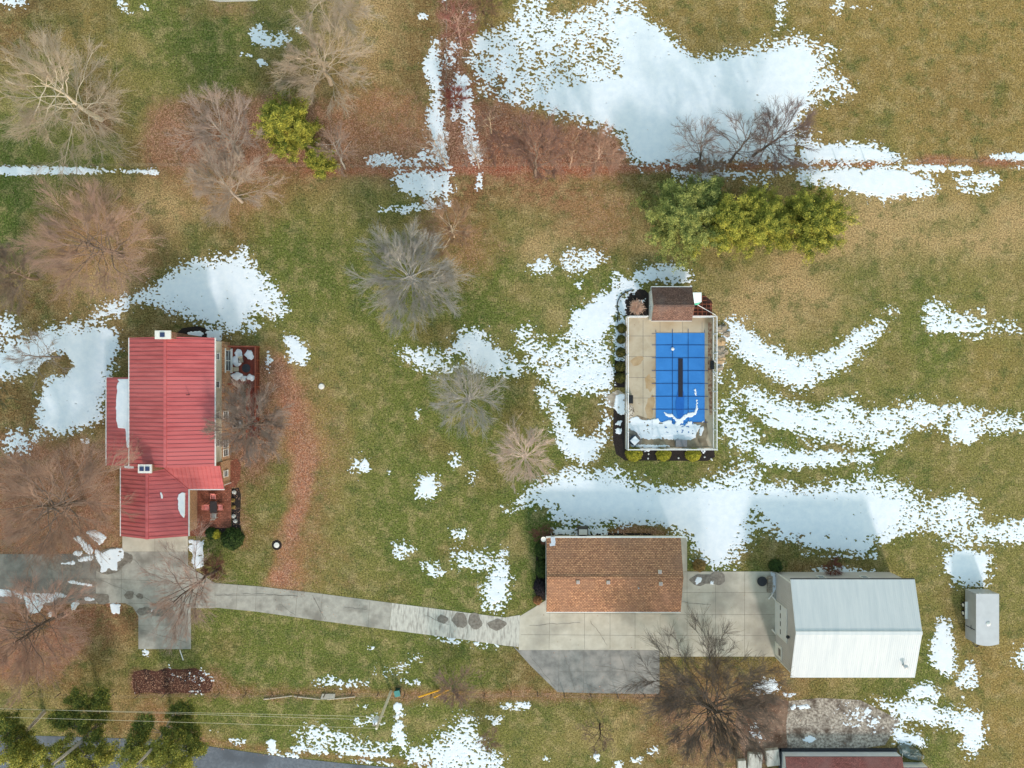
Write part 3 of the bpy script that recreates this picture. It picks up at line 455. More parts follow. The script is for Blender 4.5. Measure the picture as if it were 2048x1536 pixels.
slab('driveway', [(192.3, 1108), (243, 1108), (243, 1103.3), (376, 1103.3), (376, 1130), (408, 1152), (430, 1166), (430, 1216), (382, 1216), (382, 1298), (277, 1298), (277, 1232), (266, 1214), (250, 1206), (192.3, 1207)], CONC, 0.03,
     [((192, 1157), (430, 1166)), ((243, 1104), (243, 1206)), ((310, 1104), (310, 1160)), ((243, 1206), (430, 1210)), ((330, 1160), (330, 1213)), ((277, 1250), (382, 1250))])
slab('garage_apron', [(245, 1060), (376, 1060), (376, 1103), (245, 1103)], CONC_L, 0.034, [((310, 1070), (310, 1103))])
slab('driveway', [(430.3, 1166), (520, 1173), (640, 1187), (784, 1206), (778, 1259.5), (640, 1241), (512, 1223), (430.3, 1215)], CONC, 0.03,
     [((475, 1170), (472, 1219)), ((513, 1173), (511, 1222)), ((595, 1183), (590, 1235)), ((645, 1188), (640, 1240)), ((740, 1201), (736, 1253)), ((434, 1191), (590, 1190)), ((625, 1190), (650, 1240))])
slab('driveway', [(784.3, 1206), (930, 1225), (1010, 1235), (1040, 1230), (1040, 1294), (1010, 1291), (900, 1275), (778.4, 1259.5)], CONC_W, 0.03,
     [((840, 1214), (833, 1266)), ((905, 1222), (898, 1274)), ((960, 1229), (955, 1282)), ((1005, 1236), (1000, 1288))])
slab('forecourt', [(1037.5, 1300), (1040.3, 1232), (1070, 1214), (1092, 1200), (1092, 1190), (1320, 1190), (1320, 1300)], CONC_L, 0.032,
     [((1100, 1215), (1098, 1298)), ((1169, 1222), (1169, 1298)), ((1220, 1222), (1220, 1298)), ((1270, 1222), (1270, 1298)), ((1042, 1269), (1320, 1271)), ((1092, 1226), (1318, 1228))])
slab('forecourt', [(1320.3, 1313), (1320.3, 1180), (1364, 1143), (1552, 1143), (1553, 1313)], CONC_L, 0.03,
     [((1374, 1144), (1374, 1312)), ((1431, 1144), (1431, 1312)), ((1489, 1144), (1489, 1312)), ((1322, 1229), (1552, 1229)), ((1364, 1185), (1552, 1185)), ((1322, 1271), (1552, 1271))])
slab('parking_pad', [(1024, 1290), (1037, 1300.3), (1319, 1300.3), (1319, 1388), (1180, 1386), (1115, 1384), (1060, 1330)], ASPH, 0.03,
     [((1118, 1301), (1117, 1383)), ((1168, 1301), (1167, 1385)), ((1220, 1301), (1220, 1386)), ((1270, 1301), (1270, 1386)), ((1119, 1343), (1318, 1344))])
slab('walkway', [(1340, 1070), (1374, 1076), (1374, 1142.6), (1340, 1142.6)], CONC_L, 0.034)
tag(MB().prism([P2(*p) for p in [(-700, 1460), (0, 1470), (140, 1473), (300, 1479), (420, 1493), (560, 1513), (700, 1528), (900, 1545), (1200, 1570), (2900, 1690), (2900, 1770), (1200, 1650), (700, 1610), (300, 1560), (-700, 1540)]], -0.1, 0.025).build('road', ROAD), kind='structure')
sheet('gravel_path', [(380, -60), (395, -4), (440, 4), (515, 2), (525, -60)], mat('pale_gravel', C(170, 158, 146), C(206, 198, 188), scale=8, rough=0.95), 0.01)
sheet('gravel_lot', [(1578, 1402), (1640, 1396), (1720, 1400), (1800, 1440), (1770, 1490), (1700, 1500), (1575, 1500), (1572, 1450)], mat('gravel', C(96, 84, 74), C(196, 184, 170), scale=3.5, rough=0.95, detail=9, c3=C(84, 70, 60), s3=0.7, bump=0.5), 0.014)
sheet('bare_soil', [(1480, 1395), (1530, 1390), (1578, 1402), (1578, 1500), (1555, 1530), (1490, 1520), (1470, 1450)], mat('soil', C(104, 80, 66), C(146, 120, 102), scale=1.8, rough=0.95, c3=C(86, 56, 40), s3=0.5, bump=0.4), 0.01)
for i, poly in enumerate([blob(920, 1240, 14, 15, 1), blob(950, 1242, 14, 16, 2), blob(994, 1249, 17, 11, 3), blob(885, 1238, 10, 9, 4), blob(259, 1190, 10, 8, 5), blob(280, 1192, 8, 5, 6), blob(258, 1116, 7, 10, 7), blob(105, 1120, 22, 10, 8), blob(160, 1168, 30, 11, 9),
                          blob(180, 1195, 26, 9, 10), blob(288, 1222, 14, 8, 11), blob(322, 1224, 22, 8, 12), blob(1398, 1160, 16, 11, 13), blob(1434, 1156, 16, 13, 14), blob(70, 1196, 66, 14, 15), blob(220, 1122, 36, 26, 16), blob(130, 1132, 40, 9, 17), blob(140, 1175, 26, 14, 18), blob(170, 1168, 24, 8, 19), blob(205, 1198, 16, 10, 20), blob(1412, 1158, 26, 9, 21)]):
    sheet('wet_patch', poly, WET, 0.0385 + 0.0009 * i)
MULCH = mat('black_mulch', C(30, 25, 24), C(52, 43, 40), scale=6, rough=0.95, bump=0.5)
MULCH_R = mat('leafy_mulch', C(62, 40, 34), C(100, 62, 50), scale=5, rough=0.95, c3=C(46, 30, 28), s3=0.8, bump=0.5)
for poly, m in [([(1230, 720), (1252, 722), (1252, 775), (1228, 775)], MULCH), ([(1227, 812), (1252, 812), (1252, 898), (1428, 900), (1430, 914), (1415, 922), (1250, 921), (1232, 908), (1226, 880)], MULCH),
                ([(1246, 632), (1244, 615), (1254, 592), (1272, 578), (1290, 580), (1302, 592), (1302, 632)], MULCH), ([(463, 978), (478, 975), (482, 990), (480, 1040), (484, 1075), (470, 1090), (448, 1085), (440, 1072), (410, 1074), (410, 1056), (463, 1056)], MULCH),
                ([(1080, 1075), (1096, 1072), (1096, 1200), (1072, 1200), (1072, 1110)], MULCH), ([(1096, 1066), (1150, 1072), (1190, 1066), (1300, 1066), (1330, 1084), (1096, 1084)], MULCH), ([(264, 1352), (268, 1344), (290, 1338), (312, 1343), (330, 1336), (362, 1339), (390, 1336), (408, 1344), (418, 1356), (426, 1366), (420, 1384), (396, 1388), (360, 1385), (330, 1389), (296, 1384), (270, 1388), (266, 1376)], MULCH_R), ([(1540, 1146), (1556, 1146), (1556, 1188), (1532, 1188), (1532, 1148)], MULCH), ([(352, 668), (365, 656), (395, 652), (425, 660), (440, 672), (438, 690), (352, 690)], MULCH)]:
    sheet('mulch_bed', poly, m, 0.012)
BRICKP = brick_mat('patio_brick', C(150, 92, 74), C(124, 74, 58), C(96, 66, 54), 0.4, 0.2, 0.02, c3=C(104, 62, 46), s3=0.5)
slab('patio', [(370, 975), (462, 975), (462, 1056), (412, 1056), (412, 1072), (376, 1072)], BRICKP, 0.05)
slab('brick_path', [(448, 930), (474, 916), (482, 930), (480, 958), (470, 974.6), (450, 974.6)], BRICKP, 0.04)
slab('flagstones', blob(1234, 800, 20, 18, 3), mat('flagstone', C(150, 138, 122), C(176, 164, 148), scale=2.5, rough=0.9, c3=C(110, 98, 86), s3=1.2), 0.03)

# ------------------------------------------------------------------ building materials
RED = mat('red_metal', C(166, 76, 77), C(188, 96, 96), scale=1.2, stretch=(.35, 2.5, .35), rough=0.5, spec=0.4, c3=C(186, 98, 98), s3=0.22)
WHITE_METAL = mat('white_metal', C(210, 212, 213), C(198, 202, 205), scale=1.0, stretch=(2.2, .25, .25), rough=0.75, spec=0.15)
SIDING = mat('siding', C(176, 172, 162), C(190, 186, 176), scale=0.8, rough=0.7)
TRIM = mat('white_trim', C(224, 224, 222), C(208, 208, 206), scale=2, rough=0.55)
GLASS = mat('window_glass', C(22, 26, 32), C(36, 40, 46), scale=2, rough=0.08, spec=0.8)
BRICK = brick_mat('house_brick', C(190, 140, 102), C(150, 104, 76), C(170, 156, 138), 0.24, 0.08, 0.012, plane='YZ')
SNOWC = 0
CHIM = brick_mat('chimney_brick', C(140, 92, 68), C(116, 76, 58), C(140, 128, 116), 0.24, 0.08, 0.012)
CAP = mat('chimney_cap', C(206, 202, 196), C(224, 221, 216), scale=3, rough=0.85)
DARK = mat('dark_metal', C(34, 36, 42), C(48, 50, 56), scale=4, rough=0.5)
FLUE = mat('flue', C(40, 52, 86), C(54, 66, 100), scale=6, rough=0.6)
GARW = mat('garage_wall', C(190, 178, 156), C(202, 192, 172), scale=1, rough=0.8)
SH_BROWN = brick_mat('brown_shingle', C(200, 148, 112), C(160, 114, 88), C(96, 72, 60), 0.34, 0.19, 0.022, c3=C(146, 110, 90), s3=0.28, bump=0.6)
SH_GREY = brick_mat('weathered_shingle', C(142, 108, 94), C(112, 84, 74), C(72, 58, 54), 0.34, 0.13, 0.016, c3=C(120, 104, 98), s3=0.5, bump=0.6)
SH_RED = brick_mat('rust_shingle', C(150, 92, 86), C(122, 74, 70), C(80, 54, 52), 0.34, 0.13, 0.016, c3=C(134, 96, 92), s3=0.4, bump=0.6)
BARNW = mat('barn_wall', C(182, 178, 179), C(192, 188, 189), scale=0.6, rough=0.55)
WOODR = mat('red_wood', C(126, 66, 50), C(152, 84, 64), scale=3, rough=0.7, stretch=(1, 6, 1))
WOODG = mat('grey_wood', C(132, 122, 110), C(166, 156, 144), scale=3, rough=0.85)
PVC = mat('white_vinyl', C(222, 222, 224), C(232, 232, 233), scale=2, rough=0.5)
BLACKP = mat('black_plastic', C(24, 25, 28), C(36, 37, 40), scale=4, rough=0.5)
def rr(v): return v / S                                   # photo px on the ground -> metres
def gable(mb, x0, x1, y0, y1, z0, ze, zr, axis, rp=0.5):
    """pentagon walls; axis = direction of the ridge; rp = ridge position across the span"""
    if axis == 'y':
        xr = x0 + (x1 - x0) * rp; sec = [(x0, z0), (x1, z0), (x1, ze), (xr, zr), (x0, ze)]
        a = [(x, y0, z) for x, z in sec]; b = [(x, y1, z) for x, z in sec]
    else:
        yr = y0 + (y1 - y0) * rp; sec = [(y0, z0), (y1, z0), (y1, ze), (yr, zr), (y0, ze)]
        a = [(x0, y, z) for y, z in sec]; b = [(x1, y, z) for y, z in sec]
    return mb.add(a + b, [(0, 1, 2, 3, 4), (9, 8, 7, 6, 5)] + [(i, i + 5, (i + 1) % 5 + 5, (i + 1) % 5) for i in range(5)])
def gable_roof(mb, x0, x1, y0, y1, ze, zr, axis, rp=0.5, t=0.14, nrib=0, rw=0.05, rh=0.05, cap=0.12, capw=0.16):
    if axis == 'y':
        xr = x0 + (x1 - x0) * rp
        P1 = [(x0, y0, ze), (x0, y1, ze), (xr, y1, zr), (xr, y0, zr)]; Q1 = [(x1, y0, ze), (x1, y1, ze), (xr, y1, zr), (xr, y0, zr)]
        rid = [(xr - capw, xr + capw, y0 - 0.005, y1 + 0.005)]
    else:
        yr = y0 + (y1 - y0) * rp
        P1 = [(x0, y0, ze), (x1, y0, ze), (x1, yr, zr), (x0, yr, zr)]; Q1 = [(x0, y1, ze), (x1, y1, ze), (x1, yr, zr), (x0, yr, zr)]
        rid = [(x0 - 0.005, x1 + 0.005, yr - capw, yr + capw)]
    for q in (P1, Q1):
        mb.quadslab(*q, t)
        if nrib: mb.ribs(*q, nrib, rw, rh)
    if cap:
        a, b, c, d = rid[0]; mb.box(a, b, c, d, zr - 0.05, zr + 0.045)
    return mb
def window(parent, x, y, z, w, h, face, panes=1, name='window'):
    """frame with glass; face '+x' '-x' '+y' '-y'; centre on the wall"""
    fr = MB(); gl = MB(); t = 0.07; pw = w / panes
    def bx(mb, u0, u1, v0, v1, d0, d1):
        if face[1] == 'x':
            s = 1 if face[0] == '+' else -1; mb.box(x + s * d0, x + s * d1, y + u0, y + u1, z + v0, z + v1)
        else:
            s = 1 if face[0] == '+' else -1; mb.box(x + u0, x + u1, y + s * d0, y + s * d1, z + v0, z + v1)
    bx(fr, -w / 2 - t, w / 2 + t, h / 2, h / 2 + t, 0, .09); bx(fr, -w / 2 - t, w / 2 + t, -h / 2 - t, -h / 2, 0, .12)
    for k in range(panes + 1):
        u = -w / 2 + k * pw; bx(fr, u - t / 2, u + t / 2, -h / 2, h / 2, 0, .085)
    bx(fr, -w / 2, w / 2, -0.02, 0.02, 0, .07)
    f = fr.build(name, TRIM, parent)
    bx(gl, -w / 2, w / 2, -h / 2, h / 2, 0.0, .03); gl.build('pane', GLASS, f); return f

# ------------------------------------------------------------------ red-roofed farmhouse
hx0, hx1, hy0, hy1 = rr(-712), rr(-565), rr(-150), rr(82)
house = empty('farmhouse', ((hx0 + hx1) / 2, (hy0 + hy1) / 2, 0), 'brick and siding farmhouse under a red ribbed metal roof', 'house')
w_ = MB(); gable(w_, hx0, hx1, hy0, hy1, 2.4, 5.1, 6.62, 'y', rp=.5); w_.build('siding_wall', SIDING, house)
b_ = MB().box(hx0 - .05, hx1 + .05, hy0 - .05, hy1 + .05, 0, 2.398); b_.box(hx1 + .05, hx1 + .32, rr(-25), hy1 - .3, 0, 2.3); b_.build('brick_wall', BRICK, house)
r_ = MB(); gable_roof(r_, rr(-719), rr(-559), rr(-154), rr(87), 5.2, 6.8, 'y', nrib=31, rw=.036, rh=.06)
r_.build('roof', RED, house)
MB().box(rr(-719) - .12, rr(-719) - .01, rr(-154), rr(87), 5.02, 5.19).build('gutter', TRIM, house); MB().box(rr(-559) + .01, rr(-559) + .12, rr(-154), rr(87), 5.02, 5.19).build('gutter', TRIM, house)
# lean-to along the west side
lw = MB(); lx0, lx1, ly0, ly1 = rr(-779), hx0 - .06, rr(-154), rr(9)
lw.add([(lx0, ly0, 0), (lx1, ly0, 0), (lx1, ly0, 3.6), (lx0, ly0, 2.65), (lx0, ly1, 0), (lx1, ly1, 0), (lx1, ly1, 3.6), (lx0, ly1, 2.65)], [(0, 1, 2, 3), (7, 6, 5, 4), (0, 3, 7, 4), (1, 5, 6, 2), (3, 2, 6, 7), (0, 4, 5, 1)]); lw.build('lean_to_wall', BRICK, house)
q = [(rr(-785), rr(-157.7), 2.75), (rr(-785), rr(12.6), 2.75), (hx0 - .06, rr(12.6), 3.82), (hx0 - .06, rr(-157.7), 3.82)]
lr = MB().quadslab(*q, .13); lr.ribs(*q, 22, .036, .06); lr.build('lean_to_roof', RED, house)
MB().box(rr(-785) - .13, rr(-785) - .01, rr(-157.7), rr(12.6), 2.55, 2.74).build('gutter', TRIM, house)
# south wing
gx0, gx1, gy0, gy1 = rr(-751), rr(-629), rr(-288), rr(-150) - .06
gw = MB(); gable(gw, gx0, gx1, gy0, gy1, 0, 2.9, 4.46, 'y'); gw.build('wing_wall', BRICK, house)
rw_ = MB(); gable_roof(rw_, rr(-755), rr(-625), rr(-293.6), rr(-156), 3.0, 4.7, 'y', nrib=17, rw=.036, rh=.06); rw_.build('wing_roof', RED, house)
MB().box(rr(-755) - .12, rr(-755) - .01, rr(-293.6), rr(-156), 2.82, 2.99).build('gutter', TRIM, house); MB().box(rr(-625) + .01, rr(-625) + .12, rr(-293.6), rr(-203), 2.82, 2.99).build('gutter', TRIM, house)
gd = MB().box(rr(-735), rr(-695), gy0 - .06, gy0 - .005, 0.04, 2.3).box(rr(-685), rr(-645), gy0 - .06, gy0 - .005, 0.04, 2.3).build('garage_door', TRIM, house)
# porch roof falling south, between house and wing
q = [(rr(-680), rr(-202.7), 3.0), (rr(-556), rr(-202.7), 3.0), (rr(-556), rr(-156), 4.16), (rr(-680), rr(-156), 4.16)]
pr = MB()
vb = (rr(-690 + 65 * 0.32), 4.16); 
# only the part east of the valley with the wing roof is built
val_top = (rr(-669), rr(-156), 4.16); val_bot = (rr(-625), rr(-202.7), 3.02)
pr.add([Vector(val_bot) - Vector((0, 0, .13)), Vector((rr(-556), rr(-202.7), 3.02 - .13)), Vector((rr(-556), rr(-156), 4.16 - .13)), Vector(val_top) - Vector((0, 0, .13)), val_bot, (rr(-556), rr(-202.7), 3.02), (rr(-556), rr(-156), 4.16), val_top],
       [(3, 2, 1, 0), (4, 5, 6, 7), (0, 1, 5, 4), (1, 2, 6, 5), (2, 3, 7, 6), (3, 0, 4, 7)])
for i in range(14):
    x = rr(-667) + (rr(-556) - rr(-667)) * (i + .5) / 14
    t0 = 0.0 if x > rr(-625) else (rr(-625) - x) / (rr(-625) - rr(-669))
    a = Vector((x, rr(-202.7) + (rr(-156) - rr(-202.7)) * t0, 3.02 + 1.14 * t0)); b = Vector((x, rr(-156), 4.16)); o = Vector((.027, 0, 0)); u = Vector((0, 0, .055)); dn = Vector((0, 0, .02))
    pr.hexa([a - o - dn, a + o - dn, b + o - dn, b - o - dn], [a - o + u, a + o + u, b + o + u, b - o + u])
pr.tube([Vector(val_top) + Vector((0, 0, .05)), Vector(val_bot) + Vector((0, 0, .05))], .06, 6)
pr.build('porch_roof', RED, house)
MB().box(gx1 + .06, rr(-563), rr(-196), hy0 - .06, 0, 2.86).build('porch_wall', BRICK, house)
MB().box(rr(-622), rr(-556), rr(-202.7) - .12, rr(-202.7) - .01, 2.84, 3.0).tube([(rr(-556), rr(-204), 2.9), (rr(-563) + .1, rr(-197), 2.3), (rr(-563) + .1, rr(-197), .1)], .05, 6).build('gutter', TRIM, house)
# chimneys
def chimney(x0, x1, y0, y1, z0, z1, flues):
    c = MB().box(x0, x1, y0, y1, z0, z1).build('chimney', CHIM, house)
    MB().box(x0 - .12, x1 + .12, y0 - .12, y1 + .12, z1 + .002, z1 + .16).build('chimney_cap', CAP, c)
    f = MB()
    for fx_, w in flues: f.box(fx_ - w / 2, fx_ + w / 2, (y0 + y1) / 2 - w / 2, (y0 + y1) / 2 + w / 2, z1 + .162, z1 + .24)
    f.build('flue', FLUE, c)
chimney(rr(-646), rr(-621), rr(83.5), rr(95), 0, 7.85, [(rr(-634), .5)])
chimney(rr(-683.5), rr(-662.5), rr(-161.5), rr(-149.5), 3.6, 7.05, [(rr(-678.3), .46), (rr(-667.8), .46)])
MB().tube([(rr(-600), rr(-20), 5.9), (rr(-600), rr(-20), 6.75)], .05, 8).build('vent_pipe', DARK, house)
for yy in (rr(58), rr(4), rr(-55), rr(-108)): window(house, hx1, yy - .3, 3.75, .75, 1.2, '+x')
fb = window(house, hx1 + .33, rr(46), 1.35, 2.4, 1.5, '+x', 2)
MB().box(hx1 + .052, hx1 + .6, rr(22), rr(70), .55, .62).build('window_ledge', TRIM, house); MB().box(hx1 + .052, hx1 + .45, rr(22), rr(70), 2.12, 2.2).build('window_hood', TRIM, house)
for yy in (rr(-60), rr(-118), rr(-135)): window(house, hx1 + .051, yy, 1.35, .8, 1.2, '+x')
window(house, rr(-563), rr(-176), 1.5, .7, 1.0, '+x')
# snow left on the roofs
def roof_snow(poly, zf, label):
    n = len(poly); top = [(x, y, zf(x, y) + .10) for x, y in poly]; bot = [(x, y, zf(x, y) + .004) for x, y in poly]
    cx = sum(p[0] for p in poly) / n; cy = sum(p[1] for p in poly) / n
    mid = [(cx + (x - cx) * .93, cy + (y - cy) * .97, zf(cx + (x - cx) * .93, cy + (y - cy) * .97) + .13) for x, y in poly]
    o = MB().add(bot + top + mid, [tuple(range(n))[::-1], tuple(range(2 * n, 3 * n))] + [(i, (i + 1) % n, n + (i + 1) % n, n + i) for i in range(n)] + [(n + i, n + (i + 1) % n, 2 * n + (i + 1) % n, 2 * n + i) for i in range(n)]).build('roof_snow', SNOW)
    tag(o, label, 'snow')
def scal(pts, h, seed, amp=1.2):                            # px outline with a scalloped edge -> metres at height h
    r = random.Random(seed); out = []
    for i, (x, y) in enumerate(pts):
        p = P(x + r.uniform(-amp, amp), y + r.uniform(-.3, .3), h); out.append((p.x, p.y))
    return out
lz = lambda x, y: 2.75 + (x - rr(-785)) / (hx0 - .06 - rr(-785)) * 1.07
edge = [(236, 758), (240, 762)] + [(235 - 4 * math.sin(math.pi * (y - 766) / 100), y) for y in range(766, 850, 5)] + [(237, 856), (252, 857), (255, 864), (256, 880), (258, 895)]
roof_snow(scal(edge, 3.25, 3) + [(hx0 - .07, P(0, 895, 3.5).y), (hx0 - .07, P(0, 758, 3.5).y)], lz, 'long white snow bank left on the red lean-to roof below the main eave')
wz = lambda x, y: 3.0 + (rr(-625) - x) / (rr(-625) - rr(-690)) * 1.7
edge = [(365, 984)] + [(360 - 4 * math.sin(math.pi * (y - 980) / 60) + (y - 984) * .1, y) for y in range(988, 1032, 4)] + [(368, 1036), (370.5, 1030), (370.5, 986)]
roof_snow(scal(edge, 3.2, 5, .8), wz, 'scalloped snow patch clinging to the lower edge of the red wing roof')
roof_snow(scal([(323, 984), (325, 984), (327.5, 990), (327.5, 996), (325, 996), (324.5, 990)], 3.9, 6, .2), wz, 'small curled snow remnant in the middle of the red wing roof')
zz = lambda x, y: 3.0 + (x - rr(-755)) / (rr(-690) - rr(-755)) * 1.7
roof_snow(scal([(246, 932), (258, 931.5), (270, 932), (271, 936), (258, 937), (247, 936.5)], 3.6, 8, .2), zz, 'narrow snow strip against the house wall at the top of the red wing roof')
# ------------------------------------------------------------------ things around the farmhouse
ac = empty('air_conditioner', (P2(478, 848)[0], P2(478, 848)[1], 0), 'grey square air conditioner standing by the brick east wall of the farmhouse', 'air conditioner')
ax, ay = P2(478, 848)
MB().box(ax - .5, ax + .5, ay - .45, ay + .45, .05, .85).build('casing', mat('ac_grey', C(150, 152, 154), C(166, 168, 170), scale=4, rough=0.5), ac, bevel=.04)
g_ = MB()
for r0 in (.12, .2, .28, .36): g_.lathe(ax, ay, [(r0, .855), (r0 + .025, .875)], 20)
g_.build('fan_grille', DARK, ac)
deck = empty('wooden_deck', (*P2(490, 730), 0), 'red stained wooden deck with railings on the east side of the farmhouse', 'deck')
dx0, dx1, dy0, dy1 = hx1 + .45, rr(-505), rr(0), rr(74)
fl = MB(); nb = int((dx1 - dx0) / .15)
for i in range(nb): fl.box(dx0 + i * .15, dx0 + i * .15 + .138, rr(-105) if i > nb - 7 else dy0, dy1, .5, .54)
fl.build('floor_boards', mat('deck_boards', C(96, 44, 36), C(122, 58, 46), scale=3, rough=.7), deck)
MB().box(dx0, dx1, dy0, dy1, .0, .49).box(dx1 - 1.0, dx1, rr(-105), dy0 - .01, 0, .49).build('skirt', mat('dark_red_wood', C(84, 38, 26), C(104, 50, 34), scale=3), deck)
for (a, b) in [((dx0, dy1), (dx1, dy1)), ((dx1, dy1), (dx1, rr(-105))), ((dx1 - 1.02, dy0 - .6), (dx1 - 1.02, rr(-105))), ((dx0, dy0), (dx0 + .9, dy0))]:
    A = Vector((*a, 0)); B = Vector((*b, 0)); Lh = (B - A).length; d = (B - A) / Lh; ang = math.atan2(d.y, d.x); m_ = (A + B) / 2
    rl = MB().rbox(m_.x, m_.y, Lh + .1, .16, 1.40, 1.45, ang).rbox(m_.x, m_.y, Lh, .05, .68, .74, ang)
    for k in range(int(Lh / .16)):
        p = A + d * (k * .16 + .08); rl.rbox(p.x, p.y, .04, .04, .742, 1.398, ang)
    rl.build('railing', WOODR, deck)
    for k in range(int(Lh / 1.6) + 1):
        p = A + d * min(k * 1.6, Lh); MB().rbox(p.x, p.y, .11, .11, .0, 1.55, ang).build('post', WOODR, deck)
def armchair(name, x, y, z, a, frame, label, group, seatm=None):
    t = empty(name, (x, y, z), label, 'chair', group); ca, sa = math.cos(a), math.sin(a)
    L2 = lambda u, v: (x + u * ca - v * sa, y + u * sa + v * ca)
    st = MB()
    for k in range(5):
        u, v_ = L2(0, -.22 + k * .11); st.rbox(u, v_, .5, .085, z + .4, z + .43, a)
    st.build('seat', seatm or frame, t)
    bk = MB()
    for k in range(5):
        p = L2(-.22 + k * .11, .27); p2 = L2(-.22 + k * .11, .42)
        bk.tube([(*p, z + .42), (*p2, z + .92)], .035, 6)
    bk.build('backrest', seatm or frame, t)
    for s in (-1, 1):
        p = L2(s * .29, 0); MB().rbox(p[0], p[1], .06, .55, z + .6, z + .64, a).build('armrest', frame, t)
        for v_ in (-.24, .26):
            p = L2(s * .29, v_); MB().rbox(p[0], p[1], .045, .045, z, z + .598, a).build('leg', frame, t)
    return t
CHP = mat('faded_red_paint', C(206, 120, 112), C(224, 150, 142), scale=5, rough=0.6); CHG = mat('grey_paint', C(160, 160, 154), C(178, 178, 172), scale=5, rough=0.6)
TBL = mat('dark_table', C(44, 38, 38), C(60, 52, 50), scale=4, rough=0.5)
pz = .05; tx_, ty_ = P2(432, 1012)
tb = empty('patio_table', (tx_, ty_, pz), 'dark rectangular patio table on the brick patio between four chairs', 'table')
MB().box(tx_ - .42, tx_ + .42, ty_ - .7, ty_ + .7, pz + .70, pz + .74).build('tabletop', TBL, tb, bevel=.02)
for sx in (-1, 1):
    for sy in (-1, 1): MB().box(tx_ + sx * .36 - .03, tx_ + sx * .36 + .03, ty_ + sy * .62 - .03, ty_ + sy * .62 + .03, pz, pz + .699).build('leg', TBL, tb)
for (px, py, a, m, lb) in [(430.5, 992, 0, CHP, 'faded red slatted chair at the north end of the dark patio table'), (417, 1013, math.pi / 2, CHP, 'faded red slatted chair at the house side of the dark patio table'),
                           (444, 1013, -math.pi / 2, CHP, 'faded red slatted chair at the garden side of the dark patio table'), (431.5, 1030, math.pi, CHG, 'pale grey chair at the south end of the dark patio table')]:
    armchair('patio_chair', *P2(px, py), pz, a, m, lb, 'chairs around the patio table')
dz = .54; CUSH = mat('tan_cushion', C(168, 160, 142), C(184, 176, 158), scale=6, rough=0.9)
for (px, py, a, lb) in [(489, 721, .15, 'tan cushioned deck chair facing the snowy deck table from the north'), (479, 739, 1.6, 'tan cushioned deck chair on the house side of the snowy deck')]:
    armchair('deck_chair', *P2(px, py), dz, a, DARK, lb, 'chairs on the wooden deck', CUSH)
dtx, dty = P2(500, 737)
dt = empty('deck_table', (dtx, dty, dz), 'small round dark table standing on the snowy wooden deck', 'table')
MB().lathe(dtx, dty, [(.5, dz + .68), (.52, dz + .7), (.5, dz + .72)], 24).build('tabletop', DARK, dt); MB().tube([(dtx, dty, dz), (dtx, dty, dz + .679)], .05).build('pedestal', DARK, dt)
sn = MB()
def lump(mb, px, py, rx, ry, z0, h, seed):
    o = blob(px, py, rx, ry, seed, 18, .3); pts = [P2(*p) for p in o]; c = P2(px, py)
    rings = [[(c[0] + (x - c[0]) * f, c[1] + (y - c[1]) * f, z0 + hh) for x, y in pts] for f, hh in ((1, .004), (.96, h * .6), (.8, h), (.3, h * 1.05))]
    n = len(pts); mb.add([v for r in rings for v in r], [(i + k * n, (i + 1) % n + k * n, (i + 1) % n + (k + 1) * n, i + (k + 1) * n) for k in range(3) for i in range(n)] + [tuple(range(3 * n, 4 * n))])
for i, a in enumerate([(481, 708, 9, 8), (502, 710, 8, 9), (476, 723, 9, 10), (477, 752, 10, 8), (505, 755, 8, 7), (490, 757, 7, 5)]): lump(sn, *a, dz, .08, i)
tag(sn.build('deck_snow', SNOW, smooth=True), 'lumpy snow lying on the boards of the red wooden deck', 'snow', kind='stuff')

# ------------------------------------------------------------------ brown-shingled garage
X0, X1, Y0, Y1 = rr(66.3), rr(325.7), rr(-440), rr(-297)
gar = empty('garage', ((X0 + X1) / 2, (Y0 + Y1) / 2, 0), 'long detached garage under a brown shingled gable roof', 'garage')
gb = MB(); gable(gb, X0 + .3, X1 - .3, Y0 + .35, Y1 - .35, 0, 2.86, 3.98, 'x'); gb.build('wall', GARW, gar)
grf = MB(); gable_roof(grf, X0, X1, Y0, Y1, 3.0, 4.28, 'x', t=.12, capw=.14, cap=.1); grf.build('roof', SH_BROWN, gar)
MB().box(X0 - .05, X1 + .6, Y1 + .01, Y1 + .16, 2.82, 2.99).build('gutter', TRIM, gar); MB().box(X0, X1, Y0 - .1, Y0 - .01, 2.84, 2.98).build('gutter', TRIM, gar)
MB().box(X0 - .06, X0 - .01, Y0, Y1, 2.7, 2.86).build('rake_board', TRIM, gar)
for (px, py, zz_) in [(1156, 1164, 4.2), (1216.5, 1164.5, 4.2), (1321.5, 1167.5, 4.15), (1320, 1144, 4.2)]:
    p = P(px, py, zz_); ym = (Y0 + Y1) / 2; zt = 4.28 - abs(p.y - ym) / ((Y1 - Y0) / 2) * 1.28
    v_ = MB().rbox(p.x, p.y, .42, .42, zt - .12, zt + .26, 0, .85).build('roof_vent', CAP, gar); MB().rbox(p.x, p.y, .30, .30, zt + .262, zt + .3).build('vent_cap', mat('vent_red', C(176, 160, 156)), v_)
p = P(1276.5, 1175, 4.0); zt = 4.28 - abs(p.y - (Y0 + Y1) / 2) / ((Y1 - Y0) / 2) * 1.28
MB().tube([(p.x, p.y, zt - .1), (p.x, p.y, zt + .4)], .08, 10).build('vent_pipe', mat('lead', C(140, 142, 146), C(160, 162, 166), scale=5, rough=.5), gar)
gdr = MB()
for a, b in ((80, 140), (150, 210), (220, 270)): gdr.box(rr(a), rr(b), Y0 + .29, Y0 + .346, .04, 2.3)
gdr.build('garage_door', TRIM, gar)
